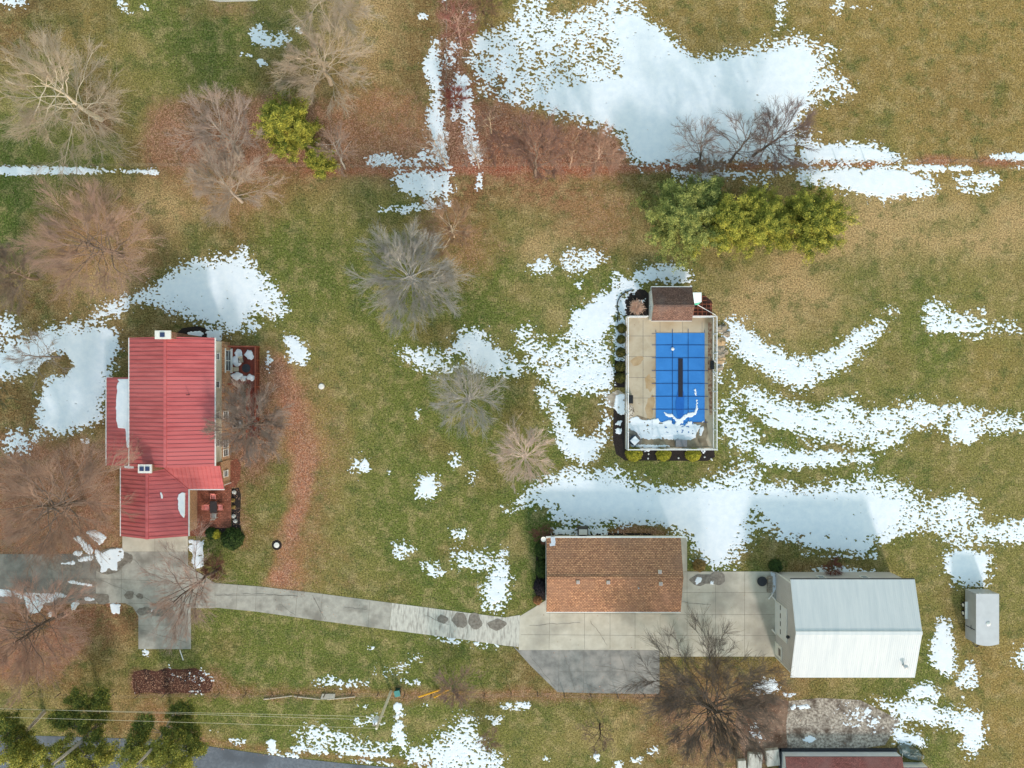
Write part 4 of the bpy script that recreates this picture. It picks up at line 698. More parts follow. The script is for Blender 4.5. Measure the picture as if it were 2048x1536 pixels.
# antenna mast with dish at the corner
mx_, my_ = P2(1101, 1062)
ant = empty('antenna_mast', (mx_, my_, 0), 'thin grey mast with a small dish at the northwest corner of the garage', 'mast')
MB().tube([(mx_, my_, 0), (mx_, my_, 4.6)], .045, 8).build('pole', mat('galvanised', C(150, 152, 156), C(176, 178, 182), scale=5, rough=.4, metal=.4), ant)
bxm = MB().rbox(mx_ + .05, my_ - .1, .5, .75, 4.4, 4.62, .12).rbox(mx_ - .02, my_ - .62, .62, .3, 4.3, 4.55, .12); bxm.build('antenna_head', mat('antenna_grey', C(168, 176, 188), C(196, 202, 212), scale=5, rough=.4), ant)
MB().lathe(mx_ - 1.0, my_ - .25, [(.02, 3.3), (.2, 3.36), (.29, 3.46), (.3, 3.48), (.2, 3.42), (.02, 3.4)], 16).build('dish', CAP, ant)
MB().tube([(mx_, my_, 3.3), (mx_ - 1.0, my_ - .25, 3.32)], .025, 6).build('arm', CAP, ant)
wx_, wy_ = P2(1165, 1060)
wb = empty('compost_bin', (wx_, wy_, 0), 'dark open box with a pale lid behind the garage in the snow', 'box')
MB().box(wx_ - .62, wx_ + .62, wy_ - .45, wy_ + .5, 0, .7).build('box', mat('dark_wood', C(70, 66, 62), C(90, 84, 78), scale=3), wb)
MB().box(wx_ - .5, wx_ + .5, wy_ - .42, wy_ + .22, .702, .76).build('lid', CAP, wb)
# ------------------------------------------------------------------ white metal barn
bx0, bx1, by0, by1 = rr(527), rr(756), rr(-545), rr(-376)
barn = empty('metal_barn', ((bx0 + bx1) / 2, (by0 + by1) / 2, 0), 'tall pole barn with white ribbed metal roof and grey walls', 'barn')
bw = MB(); gable(bw, bx0, bx1, by0, by1, 0, 5.0, 6.4, 'x')
for i in range(36):
    yy = by0 + (i + .5) * (by1 - by0) / 36; zt = 5.0 + 1.4 * (1 - abs(yy - (by0 + by1) / 2) / ((by1 - by0) / 2)); bw.box(bx0 - .025, bx0, yy - .03, yy + .03, .0, zt - .02)
for i in range(50):
    xx = bx0 + (i + .5) * (bx1 - bx0) / 50; bw.box(xx - .03, xx + .03, by1, by1 + .025, 0, 4.95)
bw.build('wall', BARNW, barn)
br = MB(); gable_roof(br, rr(524.5), rr(758.5), by0 - .48, by1 + .48, 5.02, 6.52, 'x', nrib=62, rw=.05, rh=.022, t=.1, capw=.2); br.build('roof', WHITE_METAL, barn)
MB().box(rr(524.5) + .0, rr(758.5), by1 + .5, by1 + .58, 4.86, 5.0).build('gutter', DARK, barn)
for yy in (by0, by1): MB().rbox(bx0 - .01, yy, .1, .12, .02, 4.9).build('corner_trim', TRIM, barn)
dy_0, dy_1 = rr(-495), rr(-433)
bd = MB().box(bx0 - .09, bx0 - .03, dy_0, dy_1, .03, 3.55)
for k in range(4): bd.box(bx0 - .105, bx0 - .09, dy_0, dy_1, .1 + k * .88, .1 + k * .88 + .8)
bdo = bd.build('roller_door', mat('door_white', C(206, 208, 212), C(214, 216, 220), scale=1, rough=.5), barn)
for k in range(4): MB().box(bx0 - .125, bx0 - .106, dy_0 + .35 + k * .95, dy_0 + .35 + k * .95 + .55, 1.75, 1.95).build('pane', GLASS, bdo)
MB().box(bx0 - .1, bx0 - .03, dy_0 - .12, dy_0 - .01, 0, 3.7).box(bx0 - .1, bx0 - .03, dy_1 + .01, dy_1 + .12, 0, 3.7).box(bx0 - .1, bx0 - .03, dy_0, dy_1, 3.56, 3.7).build('door_frame', TRIM, barn)
md = MB().box(bx0 - .09, bx0 - .03, rr(-540), rr(-514), 0.02, 2.1).build('side_door', TRIM, barn); MB().box(bx0 - .11, bx0 - .091, rr(-534), rr(-520), 1.2, 1.85).build('pane', GLASS, md)
MB().lathe(bx0 - .22, rr(-480), [(.04, 4.3), (.2, 4.35), (.2, 4.45), (.06, 4.6)], 12).build('lamp', DARK, barn)
for xx in (600, 684): window(barn, rr(xx), by1 + .03, 2.6, .8, .8, '+y')
vp = P(1808, 1331, 5.6); zt = 6.52 - abs(vp.y - (by0 + by1) / 2) / ((by1 - by0) / 2 + .48) * 1.5
MB().tube([(vp.x, vp.y, zt - .1), (vp.x, vp.y, zt + .55)], .13, 12).lathe(vp.x, vp.y, [(.25, zt + .56), (.25, zt + .62), (.05, zt + .74)], 14).build('vent_pipe', mat('galv2', C(170, 172, 176), C(190, 192, 196), scale=4, rough=.4), barn)
for (px, py, a, ln, lb) in [(1541, 1192, .9, .9, 'pale broken branch end lying by the north side of the barn door'), (1549, 1198, -.8, 1.0, 'pale bollard log lying against the barn wall north of the roller door'), (1549, 1265, -.9, 1.1, 'pale bollard log leaning by the barn wall south of the roller door')]:
    c = P2(px, py); dx, dy = math.cos(a) * ln / 2, math.sin(a) * ln / 2
    lg = empty('log', (c[0], c[1], 0), lb, 'log', 'pale logs by the barn door'); MB().tube([(c[0] - dx, c[1] - dy, .12), (c[0], c[1], .14), (c[0] + dx, c[1] + dy, .12)], .1, 9, .08).build('shaft', CAP, lg); MB().tube([(c[0] + dx, c[1] + dy, .12), (c[0] + dx * 1.05, c[1] + dy * 1.05, .12)], .06, 9).build('end_grain', WOODG, lg)
c = P2(1522, 1161); fp = empty('fire_pit', (*c, 0), 'round black fire pit bowl on the concrete by the barn', 'fire pit')
MB().lathe(*c, [(.2, .03), (.5, .12), (.55, .38), (.57, .4), (.48, .39), (.4, .2), (.1, .16)], 24).build('bowl', BLACKP, fp)
MB().lathe(*c, [(.58, .37), (.6, .4), (.58, .42)], 24).build('rim', DARK, fp)
c = P2(1539, 1168); wp = empty('firewood_stack', (*c, 0), 'curved stack of grey firewood against the barn corner', 'firewood')
for k in range(9):
    yk = c[1] + .9 - k * .22; lgm = MB()
    for zi in range(2): lgm.tube([(c[0] - .35 + .05 * zi, yk, .12 + zi * .2), (c[0] + .25, yk + .03, .12 + zi * .2)], .095, 8)
    lgm.build('split_log', WOODG, wp)
# ------------------------------------------------------------------ enclosed cargo trailer
tx0, tx1, ty0, ty1 = rr(902), rr(946), rr(-505), rr(-408)
TRS = mat('trailer_silver', C(150, 152, 156), C(160, 162, 166), scale=.8, rough=.4, spec=.5)
TRR = mat('trailer_roof', C(178, 180, 184), C(188, 190, 194), scale=.8, rough=.5)
trl = empty('cargo_trailer', ((tx0 + tx1) / 2, (ty0 + ty1) / 2, 0), 'silver enclosed cargo trailer parked on the grass beside the barn', 'trailer')
n = 10; nose = [(tx1 - (tx1 - tx0) * i / n, ty0 - .22 * math.sin(math.pi * i / n)) for i in range(1, n)]
out = [(tx0, ty1), (tx0, ty0)] + nose[::-1] + [(tx1, ty0), (tx1, ty1)]
MB().prism(out, .42, 2.4).build('body', TRS, trl)
MB().prism([(x * 1.0 + (.02 if x > (tx0 + tx1) / 2 else -.02), y + (.02 if y > (ty0 + ty1) / 2 else -.02)) for x, y in out], 2.402, 2.46).build('roof', TRR, trl)
for yy in (rr(-440), rr(-456)):
    for xs, s in ((tx0, -1), (tx1, 1)):
        wh = MB().tube([(xs + s * .02, yy, .36), (xs + s * .22, yy, .36)], .36, 20).build('wheel', BLACKP, trl); MB().tube([(xs + s * .221, yy, .36), (xs + s * .24, yy, .36)], .2, 16).build('rim', CAP, wh)
for xs, s in ((tx0, -1), (tx1, 1)): MB().box(xs, xs + s * .28, rr(-465), rr(-431), .8, .86).build('fender', TRIM, trl)
rv = P(1977, 1248, 2.5); MB().lathe(rv.x, rv.y, [(.26, 2.462), (.26, 2.52), (.12, 2.6), (.02, 2.62)], 16).build('roof_vent', TRIM, trl)
MB().box(tx0 - .03, tx0 - .005, rr(-480), rr(-478.6), .6, 2.2).box(tx0 - .035, tx0 - .005, rr(-482), rr(-474), 1.5, 1.56).build('door_bar', DARK, trl)
MB().box(tx0 + .4, tx0 + .7, ty1 + .005, ty1 + .05, 2.2, 2.3).box(tx1 - 1.0, tx1 - .7, ty1 + .005, ty1 + .05, 2.2, 2.3).build('marker_lamp', TRIM, trl)
MB().tube([(tx0 + .5, ty0 - .1, .45), ((tx0 + tx1) / 2, ty0 - 1.1, .5)], .05).tube([(tx1 - .5, ty0 - .1, .45), ((tx0 + tx1) / 2, ty0 - 1.1, .5)], .05).build('hitch', DARK, trl)
# ------------------------------------------------------------------ pool
px0, px1, py0, py1 = rr(228), rr(402), rr(-129), rr(133)
slab('pool_deck', [(1250, 634), (1427, 634), (1427, 898), (1250, 898)], mat('pool_concrete', C(168, 154, 132), C(186, 174, 154), scale=.6, rough=.9, c3=C(148, 128, 102), s3=.3, bump=.1), 0.035,
     [((1286, 640), (1286, 838)), ((1257, 672), (1312, 672)), ((1257, 713), (1312, 713)), ((1257, 755), (1312, 755)), ((1257, 796), (1312, 796)), ((1320, 642), (1320, 666)), ((1365, 642), (1365, 666)), ((1404, 642), (1404, 666)), ((1315, 882), (1315, 895)), ((1345, 882), (1345, 895)), ((1400, 860), (1400, 895)), ((1257, 838), (1312, 838))], .05)
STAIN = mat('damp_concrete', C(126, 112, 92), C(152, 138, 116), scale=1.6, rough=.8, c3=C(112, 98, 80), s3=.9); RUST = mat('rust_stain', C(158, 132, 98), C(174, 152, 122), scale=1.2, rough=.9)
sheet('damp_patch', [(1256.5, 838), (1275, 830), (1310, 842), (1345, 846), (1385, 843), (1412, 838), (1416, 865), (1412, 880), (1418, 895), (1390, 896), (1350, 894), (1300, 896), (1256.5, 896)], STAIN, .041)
sheet('damp_patch', blob(1268, 876, 15, 18, 31), WET, .045)
sheet('rust_stain', blob(1299, 766, 9, 18, 32, 22, .3), RUST, .041); sheet('rust_stain', blob(1300, 816, 9, 22, 33, 22, .3), RUST, .041); sheet('rust_stain', blob(1274, 722, 12, 9, 34, 22, .3), RUST, .041)
sheet('damp_patch', [(1416, 645), (1424, 645), (1424, 830), (1419, 830), (1415, 760)], mat('leafy_strip', C(122, 84, 66), C(168, 146, 120), scale=3, rough=.95, lo=.4, hi=.6), .041)
BLUE = mat('blue_cover', C(42, 112, 182), C(50, 122, 194), scale=.5, rough=.6, spec=.3, bump=.15, bscale=3)
STRAP = mat('strap', C(14, 48, 96), C(20, 60, 112), scale=4, rough=.7)
cv = empty('pool_cover', (rr(336), rr(0), 0), 'bright blue safety cover with dark straps stretched over the swimming pool', 'pool cover')
cx0, cx1, cy0, cy1 = rr(287.5), rr(385), rr(-76), rr(102)
nx_, ny_ = 40, 72; V_ = []
for j in range(ny_ + 1):
    for i in range(nx_ + 1):
        u, w = i / nx_, j / ny_; V_.append((cx0 + (cx1 - cx0) * u - rr(336), cy0 + (cy1 - cy0) * w, .082 - .03 * math.sin(math.pi * u) ** .5 * math.sin(math.pi * w) ** .5 + .006 * math.sin(u * 19) * math.sin(w * 31)))
F_ = [(j * (nx_ + 1) + i, j * (nx_ + 1) + i + 1, (j + 1) * (nx_ + 1) + i + 1, (j + 1) * (nx_ + 1) + i) for j in range(ny_) for i in range(nx_)]
link_mesh('cover_sheet', np_mesh('cover_sheet', V_, F_, True), BLUE, cv)
MB().box(rr(306), rr(362), rr(-98), cy0 - .005, .04, .06).build('step_cover', BLUE, cv)
for xx in (320.5, 352): MB().box(rr(xx) - .03, rr(xx) + .03, cy0, cy1 + .5, .09, .096).build('strap', STRAP, cv)
for k in range(7):
    yy = rr(78 - k * 25.7); MB().box(cx0 - .5, cx1 + .4, yy - .03, yy + .03, .098, .104).build('strap', STRAP, cv)
for xx in (287.5, 384.5): MB().box(rr(xx) - .02, rr(xx) + .02, cy1, cy1 + .4, .09, .096).build('strap', STRAP, cv)
for yy in (100.5, -74): MB().box(cx0 - .5, cx0, rr(yy) - .02, rr(yy) + .02, .09, .096).build('strap', STRAP, cv)
MB().box(rr(332), rr(341.3), rr(-26), rr(51), .107, .112).build('mesh_panel', mat('black_mesh', C(28, 30, 40), C(40, 42, 54), scale=8, rough=.8), cv)
MB().prism([P2(*p) for p in blob(1360, 808, 9, 30, 5, 22, .12)], .097, .0975).build('damp_patch', mat('damp_cover', C(26, 88, 164), C(30, 96, 174), scale=2, rough=.35), cv)
MB().lathe(rr(321), rr(70), [(.17, .08), (.2, .1), (.17, .18), (.05, .24)], 14).build('drain_float', TRIM, cv)
fen = empty('pool_fence', (rr(315), 0, 0), 'tall white picket fence running round the pool terrace', 'fence')
FH = 1.7
for (a, b) in [((px0, py1), (px0, py0)), ((px0, py0), (px1, py0)), ((px1, py0), (px1, py1)), ((px0, py1), (rr(268), py1)), ((rr(352), py1), (px1, py1))]:
    A = Vector((*a, 0)); B = Vector((*b, 0)); Lh = (B - A).length; d = (B - A) / Lh; ang = math.atan2(d.y, d.x); m_ = (A + B) / 2
    MB().rbox(m_.x, m_.y, Lh, .09, FH - .06, FH + .02, ang).rbox(m_.x, m_.y, Lh, .09, .12, .2, ang).build('rail', PVC, fen)
    pk = MB()
    for k in range(int(Lh / .155)):
        p = A + d * (k * .155 + .1); pk.rbox(p.x, p.y, .045, .03, .2, FH - .06, ang)
    pk.build('pickets', PVC, fen)
    for k in range(int(Lh / 2.3) + 1):
        p = A + d * min(k * 2.3 + .001, Lh); MB().rbox(p.x, p.y, .13, .13, 0, FH + .1, ang).build('post', PVC, fen)
# pool house
sx0, sx1, sy0, sy1 = rr(270.5), rr(349), rr(122.7), rr(188)
shd = empty('pool_shed', ((sx0 + sx1) / 2, (sy0 + sy1) / 2, 0), 'small pool shed with weathered brown shingle roof and white walls', 'shed')
sb = MB(); gable(sb, sx0 + .2, sx1 - .2, sy0 + .3, sy1 - .25, 0, 2.45, 3.6, 'x', .42); sb.build('wall', TRIM, shd)
sr = MB(); gable_roof(sr, sx0, sx1, sy0, sy1, 2.6, 3.85, 'x', .41, t=.1, capw=.12); sr.build('roof', SH_GREY, shd)
MB().box(sx0 - .05, sx1 + .02, sy1 + .005, sy1 + .09, 2.46, 2.6).box(sx0 - .06, sx0 - .005, sy0, sy1, 2.4, 2.52).box(sx0, sx1, sy0 - .06, sy0 - .005, 2.46, 2.56).build('fascia', TRIM, shd)
window(shd, sx0 + .2, rr(150), 1.3, .7, .9, '-x')
# lattice deck + tilted panel beside it
lt = empty('lattice_deck', (rr(382), rr(155), 0), 'red brown lattice laid over dark ground east of the pool shed', 'lattice'); lm_ = MB(); ld0, ld1, le0, le1 = rr(362), rr(400), rr(136), rr(177)
lg2 = MB().prism([(ld0, le0), (ld1, le0), (ld1, rr(165)), (rr(385), le1), (ld0, le1)], -.03, .05).build('dark_base', mat('dark_base', C(60, 36, 30), C(84, 50, 40), scale=4), lt)
for k in range(5): lm_.box(ld0 + k * (ld1 - ld0) / 4.4, ld0 + k * (ld1 - ld0) / 4.4 + .07, le0, le1 - (.0 if k < 3 else .9), .1, .14)
for k in range(6): lm_.box(ld0, ld1 - (0 if k < 4 else .7), le0 + k * (le1 - le0) / 5.4, le0 + k * (le1 - le0) / 5.4 + .07, .142, .18)
lm_.build('lattice', mat('red_lattice', C(150, 84, 64), C(170, 102, 80), scale=4), lt)
MB().box(rr(350.5), rr(361.5), rr(133.5), rr(152), -.02, .06).build('grey_pad', CONC_D, lt)
pn = empty('tilted_panel', (*P2(1394, 598), 0), 'white gridded panel with green lower edge tilted on a slanting pole beside the pool shed', 'panel')
a_, b_2, c_, d_ = P(1384, 608, 2.2), P(1403, 604, 2.2), P(1403, 585, 2.6), P(1384.5, 585, 2.6)
MB().quadslab(a_, b_2, c_, d_, .04).ribs(a_, b_2, c_, d_, 6, .03, .015).build('panel', mat('panel_white', C(206, 222, 226), C(222, 234, 236), scale=5, rough=.3), pn)
MB().quadslab(P(1386, 610, 1.9), P(1396, 610, 1.9), P(1402, 604.5, 2.15), P(1384.5, 608.4, 2.15), .04).build('lower_edge', mat('green_edge', C(60, 168, 140), C(70, 180, 150), scale=4, rough=.4), pn)
MB().tube([P(1395, 609.5, 2.0), P(1431, 630, .1)], .04, 8).tube([P(1390, 600, 2.2), P(1391, 602, 0)], .04, 8).build('pole', PVC, pn)
for (px, py, w, d, h, lb, nm, m1) in [(1260, 798.5, .5, .95, .5, 'black storage box against the west pool fence', 'storage_box', BLACKP), (1361, 886, 1.3, .75, .45, 'grey deck box by the south pool fence', 'deck_box', mat('box_grey', C(116, 116, 120), C(130, 130, 134), scale=3, rough=.6)),
                                      (1423, 730, .35, 1.0, .4, 'dark planter box by the east pool fence', 'planter_box', BLACKP)]:
    c = P2(px, py); t = empty(nm, (*c, .04), lb, 'box'); MB().box(c[0] - w / 2, c[0] + w / 2, c[1] - d / 2, c[1] + d / 2, .04, h).build('box', m1, t, bevel=.02); MB().box(c[0] - w / 2 - .03, c[0] + w / 2 + .03, c[1] - d / 2 - .03, c[1] + d / 2 + .03, h + .002, h + .07).build('lid', m1, t, bevel=.02)
c = P2(1267, 880); gl_ = empty('covered_grill', (*c, .04), 'blue covered grill with a white snowy top in the corner of the pool terrace', 'grill')
MB().rbox(*c, 1.0, .9, .04, .95, .75, .9).build('cover', mat('grill_blue', C(36, 62, 92), C(52, 80, 112), scale=4, rough=.6), gl_, bevel=.04)
MB().rbox(*c, .86, .82, .952, 1.03, .75, .9).build('snow_cap', SNOW, gl_, bevel=.03)
MB().rbox(c[0] + .05, c[1] - .75, .35, .12, .6, .66, .75).build('side_shelf', DARK, gl_)
# pebble circle and rocks
def rock(px, py, r, seed, m, label, group, flat=.6):
    rg = random.Random(seed); c = P2(px, py); V_ = []; n1_, n2_ = 9, 5
    for j in range(n2_):
        ph = math.pi / 2 * (j / (n2_ - 1)); 
        for i in range(n1_):
            th = 2 * math.pi * i / n1_; k = r * (1 + rg.uniform(-.22, .22)); V_.append((c[0] + k * math.cos(ph) * math.cos(th) * 1.15, c[1] + k * math.cos(ph) * math.sin(th), flat * k * math.sin(ph)))
    mb = MB().add(V_, [(j * n1_ + i, j * n1_ + (i + 1) % n1_, (j + 1) * n1_ + (i + 1) % n1_, (j + 1) * n1_ + i) for j in range(n2_ - 1) for i in range(n1_)] + [tuple(range((n2_ - 1) * n1_, n2_ * n1_))])
    return tag(mb.build('boulder', m, loc=(c[0], c[1], 0)), label, 'rock', group)
RK = mat('rock', C(140, 128, 112), C(176, 164, 148), scale=4, rough=.9, c3=C(104, 92, 80), s3=2, bump=.4); RKT = mat('tan_rock', C(162, 134, 100), C(190, 164, 130), scale=4, rough=.9, bump=.4)
pos = [(1443, 657, .55, 'rounded grey boulder nearest the northeast corner of the pool fence'), (1441, 684, .6, 'tan boulder outside the east pool fence, second from the north'), (1440, 697, .5, 'grey boulder beside the tan one along the east pool fence'), (1453, 668, .42, 'long grey stone standing out in the snow east of the pool fence'), (1441, 709, .5, 'pale boulder midway along the east pool fence'), (1450, 704, .35, 'small pale stone east of the middle boulder'), (1440, 722, .45, 'tan stone near the southern end of the rock row'), (1446, 716, .3, 'small tan stone at the outer side of the rock row'), (1439, 736, .42, 'grey block at the southern end of the rock row')]
for i, (x, y, r, lb) in enumerate(pos): rock(x, y, r, i, RKT if i in (1, 6, 7) else RK, lb, 'boulders along the east pool fence')
tag(MB().lathe(*P2(1258, 823), [(.85, .03), (.83, .06), (.1, .075)], 28, .75, 1).build('pebble_circle', mat('pebbles', C(96, 84, 72), C(210, 200, 186), scale=9, rough=.9, bump=.6, lo=.45, hi=.55), loc=(*P2(1258, 823), 0)), 'round bed of mixed pebbles inside the west pool fence', 'pebbles')
# curved steel edging round the shrub bed
pts = [Vector((*P2(1234 + 0.2, 645), .12))] + [Vector((*P2(1270 - 36 * math.cos(t), 612 - 32 * math.sin(t)), .12)) for t in np.linspace(-.35, 1.45, 14)]
tag(MB().tube(pts, .06, 6).build('bed_edging', DARK, loc=(*P2(1236, 610), 0)), 'thin dark curved edging around the shrub bed beside the pool shed', 'edging')
# ------------------------------------------------------------------ septic lids, stones, small things
for (px, py, lb) in [(643, 773, 'pale round lid set in the lawn beside the red leaf trail'), (553.5, 1090, 'pale round lid ringed with black mulch in the lawn')]:
    c = P2(px, py); t = empty('access_lid', (*c, 0), lb, 'lid', 'round lids in the lawn')
    MB().lathe(*c, [(.33, 0), (.33, .09), (.3, .11), (.05, .12)], 20).build('lid', CAP, t)
    MB().lathe(*c, [(.62 if py > 1000 else .42, 0.0), (.58 if py > 1000 else .4, .03), (.34, .035)], 20).build('collar', MULCH if py > 1000 else RK, t)
for i, (px, py) in enumerate([(1297, 908), (1296, 917), (1357, 916), (1409, 914), (1422, 918), (1424, 920)]):
    c = P2(px, py); t = tag(MB().lathe(*c, [(.09, 0), (.11, .05), (.06, .16), (.01, .18)], 10).build('garden_lamp', TRIM, loc=(*c, 0)), 'small white garden lamp standing in the mulch south of the pool fence', 'lamp', 'white lamps in the mulch bed')
# utility pole and its wires
ux, uy = P2(782, 1383); pole = empty('utility_pole', (ux, uy, 0), 'weathered wooden utility pole with a pale transformer and cables by the road', 'utility pole')
PT = 9.3; MB().tube([(ux, uy, 0), (ux, uy, PT)], .17, 12, .12).build('shaft', mat('pole_wood', C(206, 196, 182), C(222, 214, 202), scale=3, rough=.85), pole)
tr_ = P(747, 1442, 8.2); MB().lathe(ux - .42, uy - .05, [(.05, 6.8), (.3, 6.82), (.32, 7.7), (.24, 7.85), (.05, 7.9)], 18).build('transformer', mat('transformer_grey', C(196, 206, 222), C(212, 220, 232), scale=4, rough=.4), pole)
MB().tube([(ux - .42, uy - .05, 7.88), (ux - .42, uy - .05, 8.15)], .05, 8).build('bushing', DARK, pole)
MB().box(ux - .6, ux + .1, uy - .06, uy + .06, 8.5, 8.6).box(ux - .35, ux + .35, uy - .06, uy + .06, 6.4, 6.5).build('crossarm', WOODG, pole)
CAB = mat('cable', C(176, 170, 146), C(190, 184, 160), scale=5, rough=.5)
def cable(a, b, sag, r=.018, parent=pole):
    a, b = Vector(a), Vector(b); MB().tube([a.lerp(b, t) - Vector((0, 0, sag * 4 * t * (1 - t))) for t in np.linspace(0, 1, 15)], r, 5).build('cable', CAB, parent)
e3 = P(-400, 1424, 9.0); e1 = P(-400, 1406, 7.2); e2 = P(-400, 1411, 6.6)
cable((ux - .1, uy, 9.2), e3, .15); cable((ux - .3, uy, 7.3), e1, .1); cable((ux - .3, uy, 6.5), e2, .1)
GY = mat('yellow_plastic', C(222, 162, 40), C(232, 176, 56), scale=4, rough=.5)
for (a, b, lb) in [((879, 1380), (837, 1394), 'longer yellow guard tube on the guy wire beside the round bare shrub'), ((897, 1379), (868, 1395), 'shorter yellow guard tube on the guy wire inside the bare shrub')]:
    A = P(*a, 0); B = P(*b, 2.2); t = empty('guy_wire_guard', A, lb, 'guard tube', 'yellow guy guards'); MB().tube([A, B], .095, 8).build('tube', GY, t); MB().tube([B, (ux, uy, 8.6)], .012, 4).build('wire', WOODG, t)
c = P2(797, 1380); bn = empty('wheelie_bin', (*c, 0), 'dark green bin with teal lid beside the utility pole', 'bin')
MB().rbox(*c, .55, .6, .08, 1.0, .2, 1.12).build('body', mat('bin_green', C(22, 52, 48), C(32, 66, 60), scale=4, rough=.5), bn, bevel=.03); MB().rbox(c[0], c[1], .68, .72, 1.002, 1.08, .2).build('lid', mat('bin_teal', C(70, 128, 124), C(84, 144, 138), scale=4, rough=.5), bn, bevel=.02)
for k in (-1, 1): MB().tube([(c[0] + .28 * k, c[1] + .28, .12), (c[0] + .34 * k, c[1] + .28, .12)], .12, 12).build('wheel', BLACKP, bn)
for (a, b, lb) in [((528, 1398), (585, 1391), 'fallen pale rail lying furthest from the utility pole'), ((588, 1392), (640, 1398), 'fallen pale rail ending at the grey slab'), ((655, 1398), (711, 1393), 'fallen pale rail between the grey slab and the utility pole')]:
    A = Vector((*P2(*a), .08)); B = Vector((*P2(*b), .1)); tag(MB().tube([A, A.lerp(B, .5) + Vector((0, 0, .02)), B], .085, 7, .06).build('fallen_rail', mat('old_rail', C(178, 164, 146), C(196, 184, 168), scale=4, rough=.9), loc=A), lb, 'rail', 'rails fallen along the front fence')
c = P2(656, 1392); tag(MB().prism([P2(645, 1387), P2(671, 1387), P2(669, 1398), P2(641, 1398)], 0, .14).build('stone_slab', CONC, loc=(*c, 0)), 'flat grey slab lying in the grass between the fallen rails', 'slab')
tag(MB().tube([(*P2(360, 1299), .06), (*P2(367, 1320), .06)], .06, 7).build('white_stake', TRIM, loc=(*P2(363, 1310), 0)), 'short white stake lying in the grass below the parking pad', 'stake')
# wire fences
FW = mat('fence_wood', C(92, 78, 66), C(122, 106, 92), scale=4, rough=.9)
def wire_fence(name, pts, label, hgt=1.15, m=FW, wires=3):
    c = P2(*pts[len(pts) // 2]); t = empty(name, (*c, 0), label, 'fence')
    for px, py in pts: x, y = P2(px, py); MB().tube([(x, y, 0), (x + random.uniform(-.04, .04), y + random.uniform(-.04, .04), hgt)], .065, 6, .055).build('post', m, t)
    mb = MB()
    for k in range(wires): mb.tube([(*P2(*p), .3 + k * (hgt - .4) / max(1, wires - 1)) for p in pts], .008, 4)
    mb.build('wire', WOODG, t)
wire_fence('wire_fence', [(i * 53 + 3 - 200, 1387 + 2 * math.sin(i)) for i in range(5, 33)], 'low wire fence on dark wooden posts along the front lawn near the road')
wire_fence('wire_fence', [(x, 334 - (x > 1300) * 8 + 1.5 * math.sin(x)) for x in range(-150, 2220, 57)], 'wire fence on wooden posts crossing the upper field through the leaf strip')
wire_fence('wire_fence', [(892 + 2 * math.sin(y), y) for y in range(-60, 335, 56)], 'wire fence post line running up the red hedgerow', 1.1)
# old building at the bottom edge
ox0, ox1, oy0, oy1 = rr(539), rr(768), rr(-1000), rr(-735)
old = empty('long_shed', ((ox0 + ox1) / 2, (oy0 + oy1) / 2, 0), 'low white walled building with rust brown shingle roof at the bottom edge', 'building')
MB().box(ox0, ox1, oy0, oy1, 0, 1.24).build('wall', mat('white_wall', C(206, 212, 222), C(216, 222, 230), scale=1, rough=.6), old)
orf = MB(); gable_roof(orf, ox0 - .02, ox1 + .04, oy0 - .1, oy1 + .03, 1.28, 3.6, 'x', t=.1); orf.build('roof', SH_RED, old)
MB().box(ox0 - .25, ox1 + .1, oy1 + .05, oy1 + .42, .0, .12).build('shade_strip', DARK, old)  # dark strip on the ground standing in for the shed's shadow
MB().box(ox0 - .36, ox0 - .04, oy0, oy1 + .42, .0, .12).build('shade_strip', DARK, old)  # same painted shadow band, along the west wall
MB().box(ox1 + .06, ox1 + 3.2, oy0 - .1, oy1 - 1.3, 0, 1.1).build('annex_wall', TRIM, old)
MB().box(ox1 + .06, ox1 + 3.3, oy0 - .2, oy1 - 1.35, 1.102, 1.2).build('annex_roof', SH_RED, old)
for (px, py, w, d, a, lb) in [(1543, 1512, 1.6, 2.0, .1, 'large pale concrete block beside the long shed'), (1508, 1520, 1.7, 2.0, -.08, 'weathered pale concrete block left of the larger block'), (1482, 1530, 1.0, 1.6, .05, 'cracked pale block at the bottom edge furthest from the shed')]:
    c = P2(px, py); tag(MB().rbox(*c, w, d, 0, .5, a, .97).build('concrete_block', CONC_W, loc=(*c, 0), bevel=.04), lb, 'block', 'pale blocks beside the long shed')
tp = empty('tarped_heap', (*P2(1820, 1504), 0), 'low heap under a dark green grey tarpaulin beside the long shed', 'tarpaulin'); c = P2(1820, 1504); V_ = []; n1_, n2_ = 22, 7; rg = random.Random(4)
for j in range(n2_):
    ph = math.pi / 2 * j / (n2_ - 1)
    for i in range(n1_):
        th = 2 * math.pi * i / n1_; k = 1 + rg.uniform(-.1, .1); u, w = 1.75 * k * math.cos(ph) * math.cos(th), .75 * k * math.cos(ph) * math.sin(th); V_.append((c[0] + u * .9 + w * .4, c[1] - u * .4 + w * .9, .7 * math.sin(ph) * k))
MB().add(V_, [(j * n1_ + i, j * n1_ + (i + 1) % n1_, (j + 1) * n1_ + (i + 1) % n1_, (j + 1) * n1_ + i) for j in range(n2_ - 1) for i in range(n1_)] + [tuple(range((n2_ - 1) * n1_, n2_ * n1_))]).build('tarpaulin', mat('tarp', C(70, 84, 80), C(120, 134, 136), scale=2, rough=.45, spec=.4, c3=C(84, 76, 52), s3=1.2), tp)
MB().tube([(c[0] - 1.2, c[1] + .1, .55), (c[0] - 1.1, c[1] - .5, .3)], .03, 5).tube([(c[0] + .6, c[1] + .4, .45), (c[0] + .3, c[1] - .7, .4)], .03, 5).build('rope', CAP, tp)

